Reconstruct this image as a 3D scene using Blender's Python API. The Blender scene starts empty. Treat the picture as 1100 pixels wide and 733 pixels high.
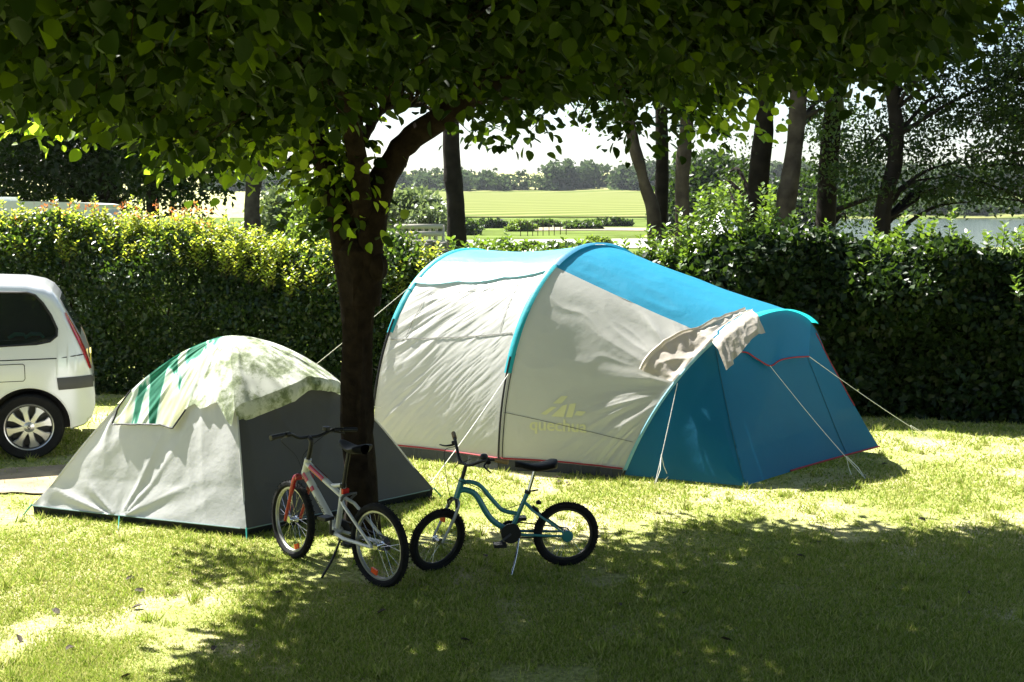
import bpy, math, random
import numpy as np
from mathutils import Vector, Matrix
from mathutils.bvhtree import BVHTree
R = math.radians
rng = np.random.default_rng(7); random.seed(7)
scene = bpy.context.scene
col = scene.collection

# ------------------------------------------------------------------ camera
CAMH = 2.43; FPX = 1250.0; PITCH = math.atan(141.5/FPX)
cam = bpy.data.cameras.new('camera'); cam.sensor_width = 36; cam.lens = 36*FPX/1100
cam.clip_start = .1; cam.clip_end = 4000
co = bpy.data.objects.new('camera', cam); col.objects.link(co)
co.location = (0, 0, CAMH); co.rotation_euler = (math.pi/2-PITCH, 0, 0)
scene.camera = co
# ------------------------------------------------------------------ light
SUN_EL = R(54); SUN_AZ = R(-50)            # azimuth measured from +Y towards +X
world = bpy.data.worlds.new("World"); scene.world = world; world.use_nodes = True
nt = world.node_tree; bg = nt.nodes['Background']
sky = nt.nodes.new('ShaderNodeTexSky'); sky.sky_type = 'NISHITA'; sky.sun_disc = False
sky.sun_elevation = SUN_EL; sky.sun_rotation = SUN_AZ; sky.dust_density = 1.2; sky.air_density = 1.0; sky.ozone_density = .6
nt.links.new(sky.outputs[0], bg.inputs[0]); bg.inputs[1].default_value = .05
sl = bpy.data.lights.new('sun', 'SUN'); sl.energy = 5.0; sl.angle = R(.53); sl.color = (1, .97, .90)
so = bpy.data.objects.new('sun', sl); col.objects.link(so)
sd = Vector((math.sin(SUN_AZ)*math.cos(SUN_EL), math.cos(SUN_AZ)*math.cos(SUN_EL), math.sin(SUN_EL)))
so.rotation_euler = sd.to_track_quat('Z', 'Y').to_euler(); so.location = sd*50
scene.view_settings.view_transform = 'Standard'; scene.view_settings.look = 'None'
scene.view_settings.gamma = 1; scene.view_settings.use_curve_mapping = False
scene.view_settings.exposure = 2.1

# ------------------------------------------------------------------ measuring helpers (pixel of the 1100x733 photo -> world point)
def ray(px, py):
    x = (px-550)/FPX; y = (366.5-py)/FPX
    return np.array([x, math.cos(PITCH)+y*math.sin(PITCH), -math.sin(PITCH)+y*math.cos(PITCH)])
def G(px, py, z=0.):
    d = ray(px, py); t = (z-CAMH)/d[2]; return np.array([d[0]*t, d[1]*t, z])
def Q(px, py, Y):
    d = ray(px, py); t = Y/d[1]; return np.array([d[0]*t, Y, CAMH+d[2]*t])
def proj(p):
    p = np.asarray(p, float); x, y, z = p[..., 0], p[..., 1], p[..., 2]-CAMH
    dep = y*math.cos(PITCH)-z*math.sin(PITCH); up = y*math.sin(PITCH)+z*math.cos(PITCH)
    return 550+FPX*x/dep, 366.5-FPX*up/dep

# ------------------------------------------------------------------ noise
def _h(ix, iy, seed):
    n = (ix.astype(np.int64)*374761393+iy.astype(np.int64)*668265263+seed*1442695041) & 0xffffffff
    n = ((n ^ (n >> 13))*1274126177) & 0xffffffff
    return ((n ^ (n >> 16)) & 0xffff)/65535.
def noise2(x, y, seed=0):
    x = np.asarray(x, float); y = np.asarray(y, float)
    ix = np.floor(x); iy = np.floor(y); fx = x-ix; fy = y-iy
    fx = fx*fx*(3-2*fx); fy = fy*fy*(3-2*fy)
    a = _h(ix, iy, seed); b = _h(ix+1, iy, seed); c = _h(ix, iy+1, seed); d = _h(ix+1, iy+1, seed)
    return (a*(1-fx)+b*fx)*(1-fy)+(c*(1-fx)+d*fx)*fy
def fbm(x, y, seed=0, o=4):
    s = 0; a = .5; t = 0
    for k in range(o):
        s = s+a*noise2(x*2**k, y*2**k, seed+k*17); t += a; a *= .5
    return s/t

# ------------------------------------------------------------------ materials
MATS = {}
def _new(name):
    m = bpy.data.materials.new(name); m.use_nodes = True; n = m.node_tree
    MATS[name] = m; return m, n, n.nodes['Principled BSDF']
def plain(name, c, rough=.5, metal=0, spec=.5, var=0, scale=8, bump=0, bscale=60, coat=0):
    m, n, b = _new(name)
    b.inputs['Base Color'].default_value = (*c, 1); b.inputs['Roughness'].default_value = rough
    b.inputs['Metallic'].default_value = metal; b.inputs['Specular IOR Level'].default_value = spec
    b.inputs['Coat Weight'].default_value = coat; b.inputs['Coat Roughness'].default_value = .08
    if var:
        tc = n.nodes.new('ShaderNodeTexCoord'); t = n.nodes.new('ShaderNodeTexNoise'); t.inputs['Scale'].default_value = scale; t.inputs['Detail'].default_value = 6
        n.links.new(tc.outputs['Object'], t.inputs[0])
        r = n.nodes.new('ShaderNodeValToRGB'); r.color_ramp.elements[0].position = .3; r.color_ramp.elements[1].position = .7
        r.color_ramp.elements[0].color = (*[x*(1-var) for x in c], 1); r.color_ramp.elements[1].color = (*[min(1, x*(1+var)) for x in c], 1)
        n.links.new(t.outputs[0], r.inputs[0]); n.links.new(r.outputs[0], b.inputs['Base Color'])
    if bump:
        tc = n.nodes.new('ShaderNodeTexCoord'); t = n.nodes.new('ShaderNodeTexNoise'); t.inputs['Scale'].default_value = bscale; t.inputs['Detail'].default_value = 5
        n.links.new(tc.outputs['Object'], t.inputs[0])
        bp = n.nodes.new('ShaderNodeBump'); bp.inputs['Strength'].default_value = bump; bp.inputs['Distance'].default_value = .01
        n.links.new(t.outputs[0], bp.inputs['Height']); n.links.new(bp.outputs[0], b.inputs['Normal'])
    return m
def add_translucent(n, b, tcol_socket, tcol, w):
    t = n.nodes.new('ShaderNodeBsdfTranslucent'); mx = n.nodes.new('ShaderNodeMixShader'); mx.inputs[0].default_value = w
    if tcol_socket: n.links.new(tcol_socket, t.inputs[0])
    else: t.inputs[0].default_value = (*tcol, 1)
    n.links.new(b.outputs[0], mx.inputs[1]); n.links.new(t.outputs[0], mx.inputs[2])
    n.links.new(mx.outputs[0], n.nodes['Material Output'].inputs[0])
    return t
def leafmat(name, cols, tcols, w=.4, rough=.42, spec=.5):
    """leaf: colour varies leaf by leaf; cols/tcols = (dark, light) reflect/transmit"""
    m, n, b = _new(name)
    g = n.nodes.new('ShaderNodeNewGeometry')
    def ramp(cs):
        r = n.nodes.new('ShaderNodeValToRGB'); e = r.color_ramp.elements
        while len(e) < len(cs): e.new(.5)
        for i, c in enumerate(cs): e[i].position = i/(len(cs)-1); e[i].color = (*c, 1)
        n.links.new(g.outputs['Random Per Island'], r.inputs[0]); return r
    a = ramp(cols); t = ramp(tcols)
    n.links.new(a.outputs[0], b.inputs['Base Color']); b.inputs['Roughness'].default_value = rough
    b.inputs['Specular IOR Level'].default_value = spec
    add_translucent(n, b, t.outputs[0], None, w); return m
def fabric(name, c, tc, w=.35, rough=.5, spec=.5, bump=.05, var=.06, pattern=None):
    m, n, b = _new(name)
    co_ = n.nodes.new('ShaderNodeTexCoord')
    t = n.nodes.new('ShaderNodeTexNoise'); t.inputs['Scale'].default_value = 2.2; t.inputs['Detail'].default_value = 7
    n.links.new(co_.outputs['Object'], t.inputs[0])
    r = n.nodes.new('ShaderNodeValToRGB'); r.color_ramp.elements[0].position = .3; r.color_ramp.elements[1].position = .7
    r.color_ramp.elements[0].color = (*[x*(1-var) for x in c], 1); r.color_ramp.elements[1].color = (*[x*(1+var*.5) for x in c], 1)
    n.links.new(t.outputs[0], r.inputs[0]); n.links.new(r.outputs[0], b.inputs['Base Color'])
    b.inputs['Roughness'].default_value = rough; b.inputs['Specular IOR Level'].default_value = spec
    t2 = n.nodes.new('ShaderNodeTexNoise'); t2.inputs['Scale'].default_value = 14; t2.inputs['Detail'].default_value = 5; t2.inputs['Roughness'].default_value = .55
    n.links.new(co_.outputs['Object'], t2.inputs[0])
    bp = n.nodes.new('ShaderNodeBump'); bp.inputs['Strength'].default_value = bump*6; bp.inputs['Distance'].default_value = .01
    n.links.new(t2.outputs[0], bp.inputs['Height']); n.links.new(bp.outputs[0], b.inputs['Normal'])
    add_translucent(n, b, None, tc, w); return m

white_paint = plain('silver_white_paint', (.62, .64, .66), .28, .15, .5, coat=.6)
black_plastic = plain('black_plastic', (.014, .014, .015), .45, 0, .3)
grey_plastic = plain('dark_grey_plastic', (.045, .045, .05), .55, var=.15)
rubber = plain('tyre_rubber', (.012, .012, .012), .85, 0, .15, var=.3, scale=30)
alloy = plain('alloy', (.55, .55, .56), .3, .8)
chrome = plain('steel', (.6, .6, .6), .22, 1)
glass_dark, _n, _b = _new('tinted_glass')
_b.inputs['Base Color'].default_value = (.05, .065, .065, 1); _b.inputs['Roughness'].default_value = .03; _b.inputs['Transmission Weight'].default_value = .85; _b.inputs['IOR'].default_value = 1.4
lens_red = plain('red_lens', (.35, .012, .02), .12, coat=.5)
bark = plain('main_bark', (.014, .010, .0075), .95, 0, .08, var=.45, scale=14, bump=1.0, bscale=34)
bark2 = plain('grey_bark', (.06, .05, .04), .95, 0, .1, var=.45, scale=5, bump=1.0, bscale=14)
bark3 = plain('dark_bark', (.018, .015, .012), .95, 0, .1, var=.4, scale=5, bump=1.0, bscale=14)
twigm = plain('twig', (.04, .03, .02), .9, 0, .1)

# ------------------------------------------------------------------ object helpers
def tag(o, label=None, cat=None, group=None, kind=None):
    if label: o['label'] = label
    if cat: o['category'] = cat
    if group: o['group'] = group
    if kind: o['kind'] = kind
    return o
def empty(name, loc=(0, 0, 0), rz=0, label=None, cat=None, group=None):
    o = bpy.data.objects.new(name, None); col.objects.link(o); o.location = [float(v) for v in loc]; o.rotation_euler = (0, 0, rz)
    o.empty_display_size = .1
    return tag(o, label, cat, group)
def npmesh(name, V, loops, starts, totals, mat, parent=None, smooth=False, world_verts=True):
    me = bpy.data.meshes.new(name)
    me.vertices.add(len(V)); me.vertices.foreach_set('co', np.ascontiguousarray(V, dtype=np.float32).ravel())
    me.loops.add(len(loops)); me.loops.foreach_set('vertex_index', np.ascontiguousarray(loops, dtype=np.int32))
    me.polygons.add(len(starts)); me.polygons.foreach_set('loop_start', np.ascontiguousarray(starts, dtype=np.int32))
    me.polygons.foreach_set('loop_total', np.ascontiguousarray(totals, dtype=np.int32))
    if smooth: me.polygons.foreach_set('use_smooth', np.ones(len(starts), dtype=bool))
    me.update(calc_edges=True); me.materials.append(mat)
    o = bpy.data.objects.new(name, me); col.objects.link(o)
    if parent:
        o.parent = parent
        if world_verts:   # geometry given in world space: keep it there
            o.matrix_parent_inverse = Matrix.LocRotScale(parent.location, parent.rotation_euler, None).inverted()
    return o
class MB:
    def __init__(s): s.v = []; s.f = []; s.n = 0
    def add(s, V, F):
        V = np.asarray(V, float).reshape(-1, 3); s.v.append(V); s.f += [[i+s.n for i in f] for f in F]; s.n += len(V); return s
    def box(s, c, sz, rot=None):
        x, y, z = [a/2 for a in sz]
        V = np.array([[i*x, j*y, k*z] for i in (-1, 1) for j in (-1, 1) for k in (-1, 1)])
        if rot is not None: V = V@np.array(rot.to_3x3() if isinstance(rot, Matrix) else rot).T
        return s.add(V+np.array(c), [(0, 1, 3, 2), (4, 6, 7, 5), (0, 4, 5, 1), (2, 3, 7, 6), (0, 2, 6, 4), (1, 5, 7, 3)])
    def tube(s, P, r, n=8, cap=True, flat=1.0):
        P = np.array(P, float); m = len(P); r = np.broadcast_to(np.asarray(r, float), (m,))
        T = np.gradient(P, axis=0); T /= np.linalg.norm(T, axis=1)[:, None]+1e-12
        up = np.array([0, 0, 1.]) if abs(T[0][2]) < .9 else np.array([0, 1., 0])
        a = np.cross(T[0], up); a /= np.linalg.norm(a); V = []
        ang = np.arange(n)*2*math.pi/n
        for i in range(m):
            a = a-T[i]*np.dot(a, T[i]); a /= np.linalg.norm(a)+1e-12; b = np.cross(T[i], a)
            V.append(P[i]+r[i]*(np.cos(ang)[:, None]*a+np.sin(ang)[:, None]*b*flat))
        V = np.concatenate(V); F = []
        for i in range(m-1):
            for j in range(n):
                k = (j+1) % n; F.append((i*n+j, i*n+k, (i+1)*n+k, (i+1)*n+j))
        if cap: F.append(tuple(range(n))[::-1]); F.append(tuple((m-1)*n+j for j in range(n)))
        return s.add(V, F)
    def lathe(s, prof, c=(0, 0, 0), axis='y', n=48, closed=False):
        """prof: (radius, axial) list"""
        V = []; m = len(prof)
        for j in range(n):
            a = 2*math.pi*j/n
            for (r, h) in prof:
                if axis == 'y': V.append((c[0]+r*math.cos(a), c[1]+h, c[2]+r*math.sin(a)))
                else: V.append((c[0]+r*math.cos(a), c[1]+r*math.sin(a), c[2]+h))
        F = []
        for j in range(n):
            k = (j+1) % n
            for i in range(m if closed else m-1):
                i2 = (i+1) % m; F.append((j*m+i, j*m+i2, k*m+i2, k*m+i))
        return s.add(V, F)
    def grid(s, A):
        """A: (a,b,3) array"""
        A = np.asarray(A, float); a, b = A.shape[:2]
        F = [(i*b+j, i*b+j+1, (i+1)*b+j+1, (i+1)*b+j) for i in range(a-1) for j in range(b-1)]
        return s.add(A.reshape(-1, 3), F)
    def tf(s, M):
        M = np.array(M)
        s.v = [V@M[:3, :3].T+M[:3, 3] for V in s.v]; return s
    def build(s, name, mat, parent=None, smooth=True, local=True):
        V = np.concatenate(s.v); tot = np.array([len(f) for f in s.f]); st = np.concatenate([[0], np.cumsum(tot)[:-1]])
        lo = np.concatenate([np.array(f) for f in s.f])
        o = npmesh(name, V, lo, st, tot, mat, parent, smooth, world_verts=not local)
        if smooth: autosmooth(o.data)
        return o
def autosmooth(me, ang=38):
    import bmesh
    bm = bmesh.new(); bm.from_mesh(me)
    bmesh.ops.recalc_face_normals(bm, faces=bm.faces)
    for e in bm.edges:
        if len(e.link_faces) == 2 and e.calc_face_angle(0) > R(ang): e.smooth = False
    bm.to_mesh(me); bm.free()
def gridobj(name, A, mat, parent=None, thick=0):
    A = np.asarray(A, float); a, b = A.shape[:2]
    i, j = np.meshgrid(np.arange(a-1), np.arange(b-1), indexing='ij'); k = (i*b+j).ravel()
    lo = np.stack([k, k+1, k+b+1, k+b], 1).ravel(); nf = len(k)
    return npmesh(name, A.reshape(-1, 3), lo, np.arange(nf)*4, np.full(nf, 4), mat, parent, True, world_verts=True)
def catmull(P, k=8):
    P = np.array(P, float); P = np.vstack([2*P[0]-P[1], P, 2*P[-1]-P[-2]]); out = []
    for i in range(1, len(P)-2):
        for t in np.linspace(0, 1, k, endpoint=False):
            out.append(.5*((2*P[i])+(-P[i-1]+P[i+1])*t+(2*P[i-1]-5*P[i]+4*P[i+1]-P[i+2])*t*t+(-P[i-1]+3*P[i]-3*P[i+1]+P[i+2])*t**3))
    out.append(P[-2]); return np.array(out)
def unit(v): return v/(np.linalg.norm(v, axis=-1, keepdims=True)+1e-9)
def leaves(name, C, D, Nn, L, mat, parent=None, w=.6, shape='rhomb', fold=.25):
    """C centres (leaf base), D leaf direction, Nn normal hint, L lengths"""
    N = len(C); D = unit(D); S = unit(np.cross(D, Nn)); U = np.cross(S, D); L = np.asarray(L)[:, None]
    if shape == 'rhomb':
        p0 = C; p1 = C+D*L*.45+S*L*w*.5+U*L*fold*w*.5; p2 = C+D*L; p3 = C+D*L*.45-S*L*w*.5+U*L*fold*w*.5
        V = np.stack([p0, p1, p2, p3], 1).reshape(-1, 3); b = np.arange(N)[:, None]*4
        lo = (b+np.array([[0, 1, 2, 0, 2, 3]])).ravel(); nf = 2*N
        return npmesh(name, V, lo, np.arange(nf)*3, np.full(nf, 3), mat, parent, False)
    out = [(.0, .0), (.16, .36), (.42, .5), (.74, .36), (1., 0)]
    pts = [C+D*L*a+S*L*w*b+U*L*(fold*abs(b)-.18*a*a) for a, b in out]+[C+D*L*a-S*L*w*b+U*L*(fold*abs(b)-.18*a*a) for a, b in out[1:4]]
    V = np.stack(pts, 1).reshape(-1, 3); b = np.arange(N)[:, None]*8
    lo = (b+np.array([[0, 1, 2, 4, 2, 3, 4, 0, 4, 5, 5, 4, 6, 6, 4, 7]])).ravel() if False else (b+np.array([[0, 1, 2, 3, 4, 0, 4, 7, 6, 5]])).ravel()
    nf = 2*N
    return npmesh(name, V, lo, np.arange(nf)*5, np.full(nf, 5), mat, parent, False)
def rvec(n): v = rng.normal(size=(n, 3)); return unit(v)

# ================================================================== SETTING
# ---- ground sheet, reaching the horizon
def gh(x, y):
    x = np.asarray(x, float); y = np.asarray(y, float)
    z = .02*(noise2(x*.5, y*.5, 3)-.5)*np.clip((y-3)/3, 0, 1)
    lake = np.clip((x/np.maximum(y, 1)-.13)/.05, 0, 1)*np.clip((y-75)/10, 0, 1)*np.clip((520-y)/20, 0, 1)
    z = z-2.0*lake
    hill = np.clip((y-210)/360, 0, 1.4); z = z+10.5*hill*np.clip((.2-x/np.maximum(y, 1))/.04, 0, 1)
    z = z+14*np.clip((y-540)/300, 0, 1)
    return z
ys = np.concatenate([np.linspace(-30, 2, 9), np.linspace(3, 20, 60), np.geomspace(21, 1600, 110)])
xs = np.concatenate([-np.geomspace(1400, 9, 60), np.linspace(-8.5, 8.5, 60), np.geomspace(9, 1400, 60)])
X, Y = np.meshgrid(xs, ys, indexing='ij')
gm, n, b = _new('lawn_soil')
tc = n.nodes.new('ShaderNodeTexCoord')
def tex(scale, detail=8, rough=.6):
    t = n.nodes.new('ShaderNodeTexNoise'); t.inputs['Scale'].default_value = scale; t.inputs['Detail'].default_value = detail; t.inputs['Roughness'].default_value = rough
    n.links.new(tc.outputs['Object'], t.inputs[0]); return t
t1 = tex(.9); t2 = tex(28, 6, .7)
r1 = n.nodes.new('ShaderNodeValToRGB'); e = r1.color_ramp.elements; e[0].position = .3; e[0].color = (.19, .24, .055, 1); e[1].position = .66; e[1].color = (.52, .45, .28, 1)
e = e.new(.48); e.color = (.36, .37, .14, 1)
r2 = n.nodes.new('ShaderNodeValToRGB'); r2.color_ramp.elements[0].position = .33; r2.color_ramp.elements[0].color = (.5, .5, .48, 1); r2.color_ramp.elements[1].position = .62; r2.color_ramp.elements[1].color = (1.15, 1.15, 1.1, 1)
mm = n.nodes.new('ShaderNodeMix'); mm.data_type = 'RGBA'; mm.blend_type = 'MULTIPLY'; mm.inputs[0].default_value = 1
n.links.new(t1.outputs[0], r1.inputs[0]); n.links.new(t2.outputs[0], r2.inputs[0]); n.links.new(r1.outputs[0], mm.inputs[6]); n.links.new(r2.outputs[0], mm.inputs[7])
n.links.new(mm.outputs[2], b.inputs['Base Color']); b.inputs['Roughness'].default_value = .95; b.inputs['Specular IOR Level'].default_value = .1
bp = n.nodes.new('ShaderNodeBump'); bp.inputs['Strength'].default_value = 1; bp.inputs['Distance'].default_value = .02; n.links.new(t2.outputs[0], bp.inputs['Height']); n.links.new(bp.outputs[0], b.inputs['Normal'])
tag(gridobj('ground', np.stack([X, Y, gh(X, Y)], -1), gm), kind='structure')

# ---- lake
wm, n, b = _new('lake_water'); b.inputs['Base Color'].default_value = (.05, .07, .06, 1); b.inputs['Roughness'].default_value = .12
t = n.nodes.new('ShaderNodeTexNoise'); t.inputs['Scale'].default_value = .8; t.inputs['Detail'].default_value = 4
g = n.nodes.new('ShaderNodeTexCoord'); n.links.new(g.outputs['Object'], t.inputs[0])
bp = n.nodes.new('ShaderNodeBump'); bp.inputs['Strength'].default_value = .25; bp.inputs['Distance'].default_value = .1; n.links.new(t.outputs[0], bp.inputs['Height']); n.links.new(bp.outputs[0], b.inputs['Normal'])
A = np.array([[[9, 74, -.45], [9, 530, -.45]], [[420, 74, -.45], [420, 530, -.45]]], float)
tag(gridobj('lake', A, wm), kind='structure')
# ---- mown hillside field
fm, n, b = _new('mown_field'); tc = n.nodes.new('ShaderNodeTexCoord')
w_ = n.nodes.new('ShaderNodeTexWave'); w_.inputs['Scale'].default_value = .02; w_.inputs['Distortion'].default_value = 5; w_.inputs['Detail'].default_value = 4; w_.inputs['Detail Scale'].default_value = .6
mp = n.nodes.new('ShaderNodeMapping'); mp.inputs['Rotation'].default_value = (0, 0, R(62)); n.links.new(tc.outputs['Object'], mp.inputs[0]); n.links.new(mp.outputs[0], w_.inputs[0])
r = n.nodes.new('ShaderNodeValToRGB'); r.color_ramp.elements[0].color = (.085, .115, .03, 1); r.color_ramp.elements[1].color = (.18, .185, .07, 1)
n.links.new(w_.outputs[0], r.inputs[0]); n.links.new(r.outputs[0], b.inputs['Base Color']); b.inputs['Roughness'].default_value = 1; b.inputs['Specular IOR Level'].default_value = 0
yy = np.linspace(235, 570, 50); aa = np.linspace(-.16, .135, 50)
Yf, Af = np.meshgrid(yy, aa, indexing='ij'); Xf = Af*Yf
tag(gridobj('field', np.stack([Xf, Yf, gh(Xf, Yf)+.25], -1), fm), kind='structure')
# ---- green meadow between the hedge and the lake
mdm = plain('meadow_green', (.10, .135, .035), 1, 0, 0, var=.4, scale=.15)
yy = np.linspace(19, 236, 60); xx = np.linspace(-150, 30, 60); Ym, Xm = np.meshgrid(yy, xx, indexing='ij')
tag(gridobj('meadow', np.stack([Xm, Ym, gh(Xm, Ym)+.02], -1), mdm), kind='structure')
# ---- pale path by the shore
pm = plain('pale_gravel', (.30, .285, .25), .95, var=.2, scale=.8)
yy = np.linspace(70, 92, 6); xx = np.linspace(-14, 20, 30); Yp, Xp = np.meshgrid(yy, xx, indexing='ij')
tag(gridobj('path', np.stack([Xp, Yp+3*np.sin(Xp*.12), gh(Xp, Yp)*0+.06], -1), pm), kind='structure')
yy = np.linspace(128, 150, 6); xx = np.linspace(2, 19, 20); Yp, Xp = np.meshgrid(yy, xx, indexing='ij')
tag(gridobj('path', np.stack([Xp, Yp+4*np.sin(Xp*.2), gh(Xp, Yp)*0+.09], -1), plain('dry_earth', (.24, .20, .12), .95, var=.2, scale=.3)), kind='structure')
# ---- bare earth patch by the car
bm_ = plain('bare_earth', (.25, .20, .12), .95, var=.4, scale=3, bump=.6, bscale=30)
n_ = 200; th = np.linspace(0, 2*math.pi, n_); V = [(-4.6, 10.35, .016)]; F = []
for a in th[:-1]:
    rr = 1+.9*(fbm(np.array([3+math.cos(a)*2.6]), np.array([3+math.sin(a)*2.6]), 5)[0]-.5)*2
    xx_ = -4.7+1.9*rr*math.cos(a); yy_ = 10.35+.5*rr*math.sin(a)+.1*math.cos(a); V.append((xx_, yy_, float(gh(xx_, yy_))+.018))
mb = MB().add(V, [(0, i, i % (n_-1)+1) for i in range(1, n_)])
tag(mb.build('bare_ground', bm_, None, False), kind='structure')

# ---- grass blades
grassm = leafmat('grass_blade', [(.10, .17, .018), (.23, .31, .04), (.38, .42, .10), (.50, .48, .22)], [(.20, .30, .03), (.30, .40, .05), (.40, .42, .10), (.48, .42, .18)], w=.38, rough=.7, spec=.08)
def grass(N, y0, y1, hgt):
    u = rng.random(N); y = 1/np.sqrt(1/y0**2+(1/y1**2-1/y0**2)*u) if y1 > y0 else None
    x = (rng.random(N)*2-1)*(.5*y+.4)
    den = fbm(x*.9, y*.9, 11)*.6+fbm(x*3.2, y*3.2, 5, 3)*.55
    keep = rng.random(N) < np.clip((den-.38)*4.2, .10, 1)
    ib = ((x+4.7)/1.8)**2+((y-10.35)/.48)**2 < 1; keep &= ~(ib & (rng.random(N) < .5))
    x = x[keep]; y = y[keep]; den = den[keep]
    M = len(x); C = np.stack([x, y, gh(x, y)-.002], 1)
    h = hgt*(.35+.9*rng.random(M))*(.55+den*.85)*(1+.10*np.clip(y-8, 0, 10))
    D = np.stack([rng.normal(0, .75, M), rng.normal(0, .75, M), np.ones(M)], 1); D = unit(D)
    S = unit(np.cross(D, rvec(M))); wd = (.0022+.0010*np.maximum(y-5, 0)*.55)[:, None]*(.7+.8*rng.random((M, 1)))
    V = np.stack([C-S*wd, C+S*wd, C+D*h[:, None]], 1).reshape(-1, 3)
    return V
def tufts(M, K_, hgt):
    y = rng.uniform(5.3, 13, M); x = (rng.random(M)*2-1)*.5*y; x = np.repeat(x, K_)+rng.normal(0, .022, M*K_); y = np.repeat(y, K_)+rng.normal(0, .022, M*K_); N = M*K_
    C = np.stack([x, y, gh(x, y)-.002], 1); D = unit(np.stack([rng.normal(0, .5, N), rng.normal(0, .5, N), np.ones(N)], 1)); S = unit(np.cross(D, rvec(N)))
    h = hgt*(.4+rng.random(N))[:, None]*np.repeat(.5+rng.random(M), K_)[:, None]; wd = .003+.002*rng.random((N, 1))
    return np.stack([C-S*wd, C+S*wd, C+D*h], 1).reshape(-1, 3)
V = np.concatenate([grass(680000, 5.2, 19, .028), grass(50000, 5.2, 14, .05), tufts(450, 40, .06)])
nf = len(V)//3
o = npmesh('grass', V, np.arange(len(V)), np.arange(nf)*3, np.full(nf, 3), grassm); tag(o, 'short patchy lawn grass in sun and shade', 'grass', kind='stuff')

# ================================================================== MAIN TREE
leafA = leafmat('broad_leaf', [(.010, .024, .004), (.016, .034, .005), (.026, .048, .007)], [(.02, .036, .003), (.03, .06, .003), (.07, .13, .006), (.24, .38, .01)], w=.2, rough=.55, spec=.08)
TR = np.array([-1.13, 8.45, 0])
tree = empty('broadleaf_tree', TR, 0, 'large spreading shade tree with dark trunk beside the white bicycle, canopy over the lawn', 'tree')
def foot(x, y):    # crown footprint: <1 inside
    cx, cy = -.35+.06*(y-8), 7.15
    rx = np.where(x > cx, 3.9, 3.0+.0*y); ry = np.where(y > cy, 3.15, 5.6)
    return (np.abs((x-cx)/rx)**2.5+np.abs((y-cy-.07*(x-cx))/ry)**2.5)
def cbot(x, y):
    z = 3.0+.22*np.sin(x*1.3+.6)*1.0+.25*(fbm(x*.8+9, y*.8, 21, 2)-.5)*2
    z = z-.16*np.exp(-((x+2.4)**2+(y-9.8)**2)/1.2)+.14*np.clip(6.5-y, 0, 5)-.1*np.clip(y-9.2, 0, 2)
    return np.maximum(z, 2.62+(.21*y-.9)*0)
limbs = []
def limb(P, r0, r1, k=7):
    P = catmull(P, k); t = np.linspace(0, 1, len(P)); P[1:-1] += rng.normal(0, .004, P[1:-1].shape); limbs.append((P, r0+(r1-r0)*t**.8)); return P
fork = np.array([-1.1, 8.45, 2.15])
trunkP = catmull([TR+(0, 0, -.1), TR+(.01, 0, .35), TR+(-.02, 0, .9), TR+(.0, .02, 1.5), TR+(.02, 0, 1.95), fork+(0, 0, .15)], 10)
# big right limb rising over the tent, centre limb, left limb and low spreading branches
L_ = []
L_.append(limb([(-1.07, 8.42, 1.75), (-.98, 8.38, 2.45), (-.78, 8.3, 2.85), (-.42, 8.1, 3.1), (.15, 7.8, 3.45), (.8, 7.4, 3.85), (1.6, 7.0, 4.1), (2.3, 6.6, 4.2)], .125, .03))
L_.append(limb([(-1.12, 8.45, 1.75), (-1.14, 8.45, 2.6), (-1.1, 8.4, 3.2), (-1.0, 8.2, 3.9), (-.8, 7.8, 4.6)], .085, .03))
L_.append(limb([(-1.16, 8.45, 1.75), (-1.3, 8.4, 2.6), (-1.5, 8.3, 3.2), (-1.9, 8.0, 3.75), (-2.5, 7.6, 4.1), (-3.2, 7.2, 4.2)], .09, .025))
L_.append(limb([(-1.15, 8.5, 2.35), (-1.45, 8.8, 2.85), (-1.95, 9.15, 3.05), (-2.6, 9.4, 3.15), (-3.3, 9.4, 3.3)], .05, .015))
L_.append(limb([(-1.05, 8.35, 2.4), (-1.1, 7.8, 3.1), (-1.3, 6.8, 3.7), (-1.5, 5.6, 4.0), (-1.6, 4.7, 4.1)], .08, .02))
L_.append(limb([(-.6, 8.2, 3.0), (-.2, 8.8, 3.25), (.5, 9.5, 3.35), (1.3, 9.9, 3.4), (2.1, 10.1, 3.45)], .055, .015))
L_.append(limb([(-.3, 8.05, 3.15), (0, 7.2, 3.6), (.5, 6.1, 3.9), (.8, 5.0, 4.0)], .06, .018))
L_.append(limb([(.5, 7.6, 3.65), (1.4, 7.9, 3.7), (2.2, 8.4, 3.65), (2.8, 8.7, 3.6)], .045, .015))
L_.append(limb([(-1.1, 8.5, 2.9), (-1.0, 9.2, 3.2), (-.8, 9.9, 3.3), (-.7, 10.4, 3.3)], .045, .015))
L_.append(limb([(-1.6, 8.25, 3.35), (-2.3, 8.6, 3.4), (-3.1, 8.7, 3.5), (-3.7, 8.7, 3.6)], .04, .012))
L_.append(limb([(-1.4, 6.3, 3.85), (-2.2, 5.9, 3.95), (-3.0, 5.8, 4.0)], .04, .012))
L_.append(limb([(.9, 7.3, 3.85), (1.6, 6.3, 3.95), (2.3, 5.5, 4.0)], .045, .014))
LP = np.concatenate(L_)
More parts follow.
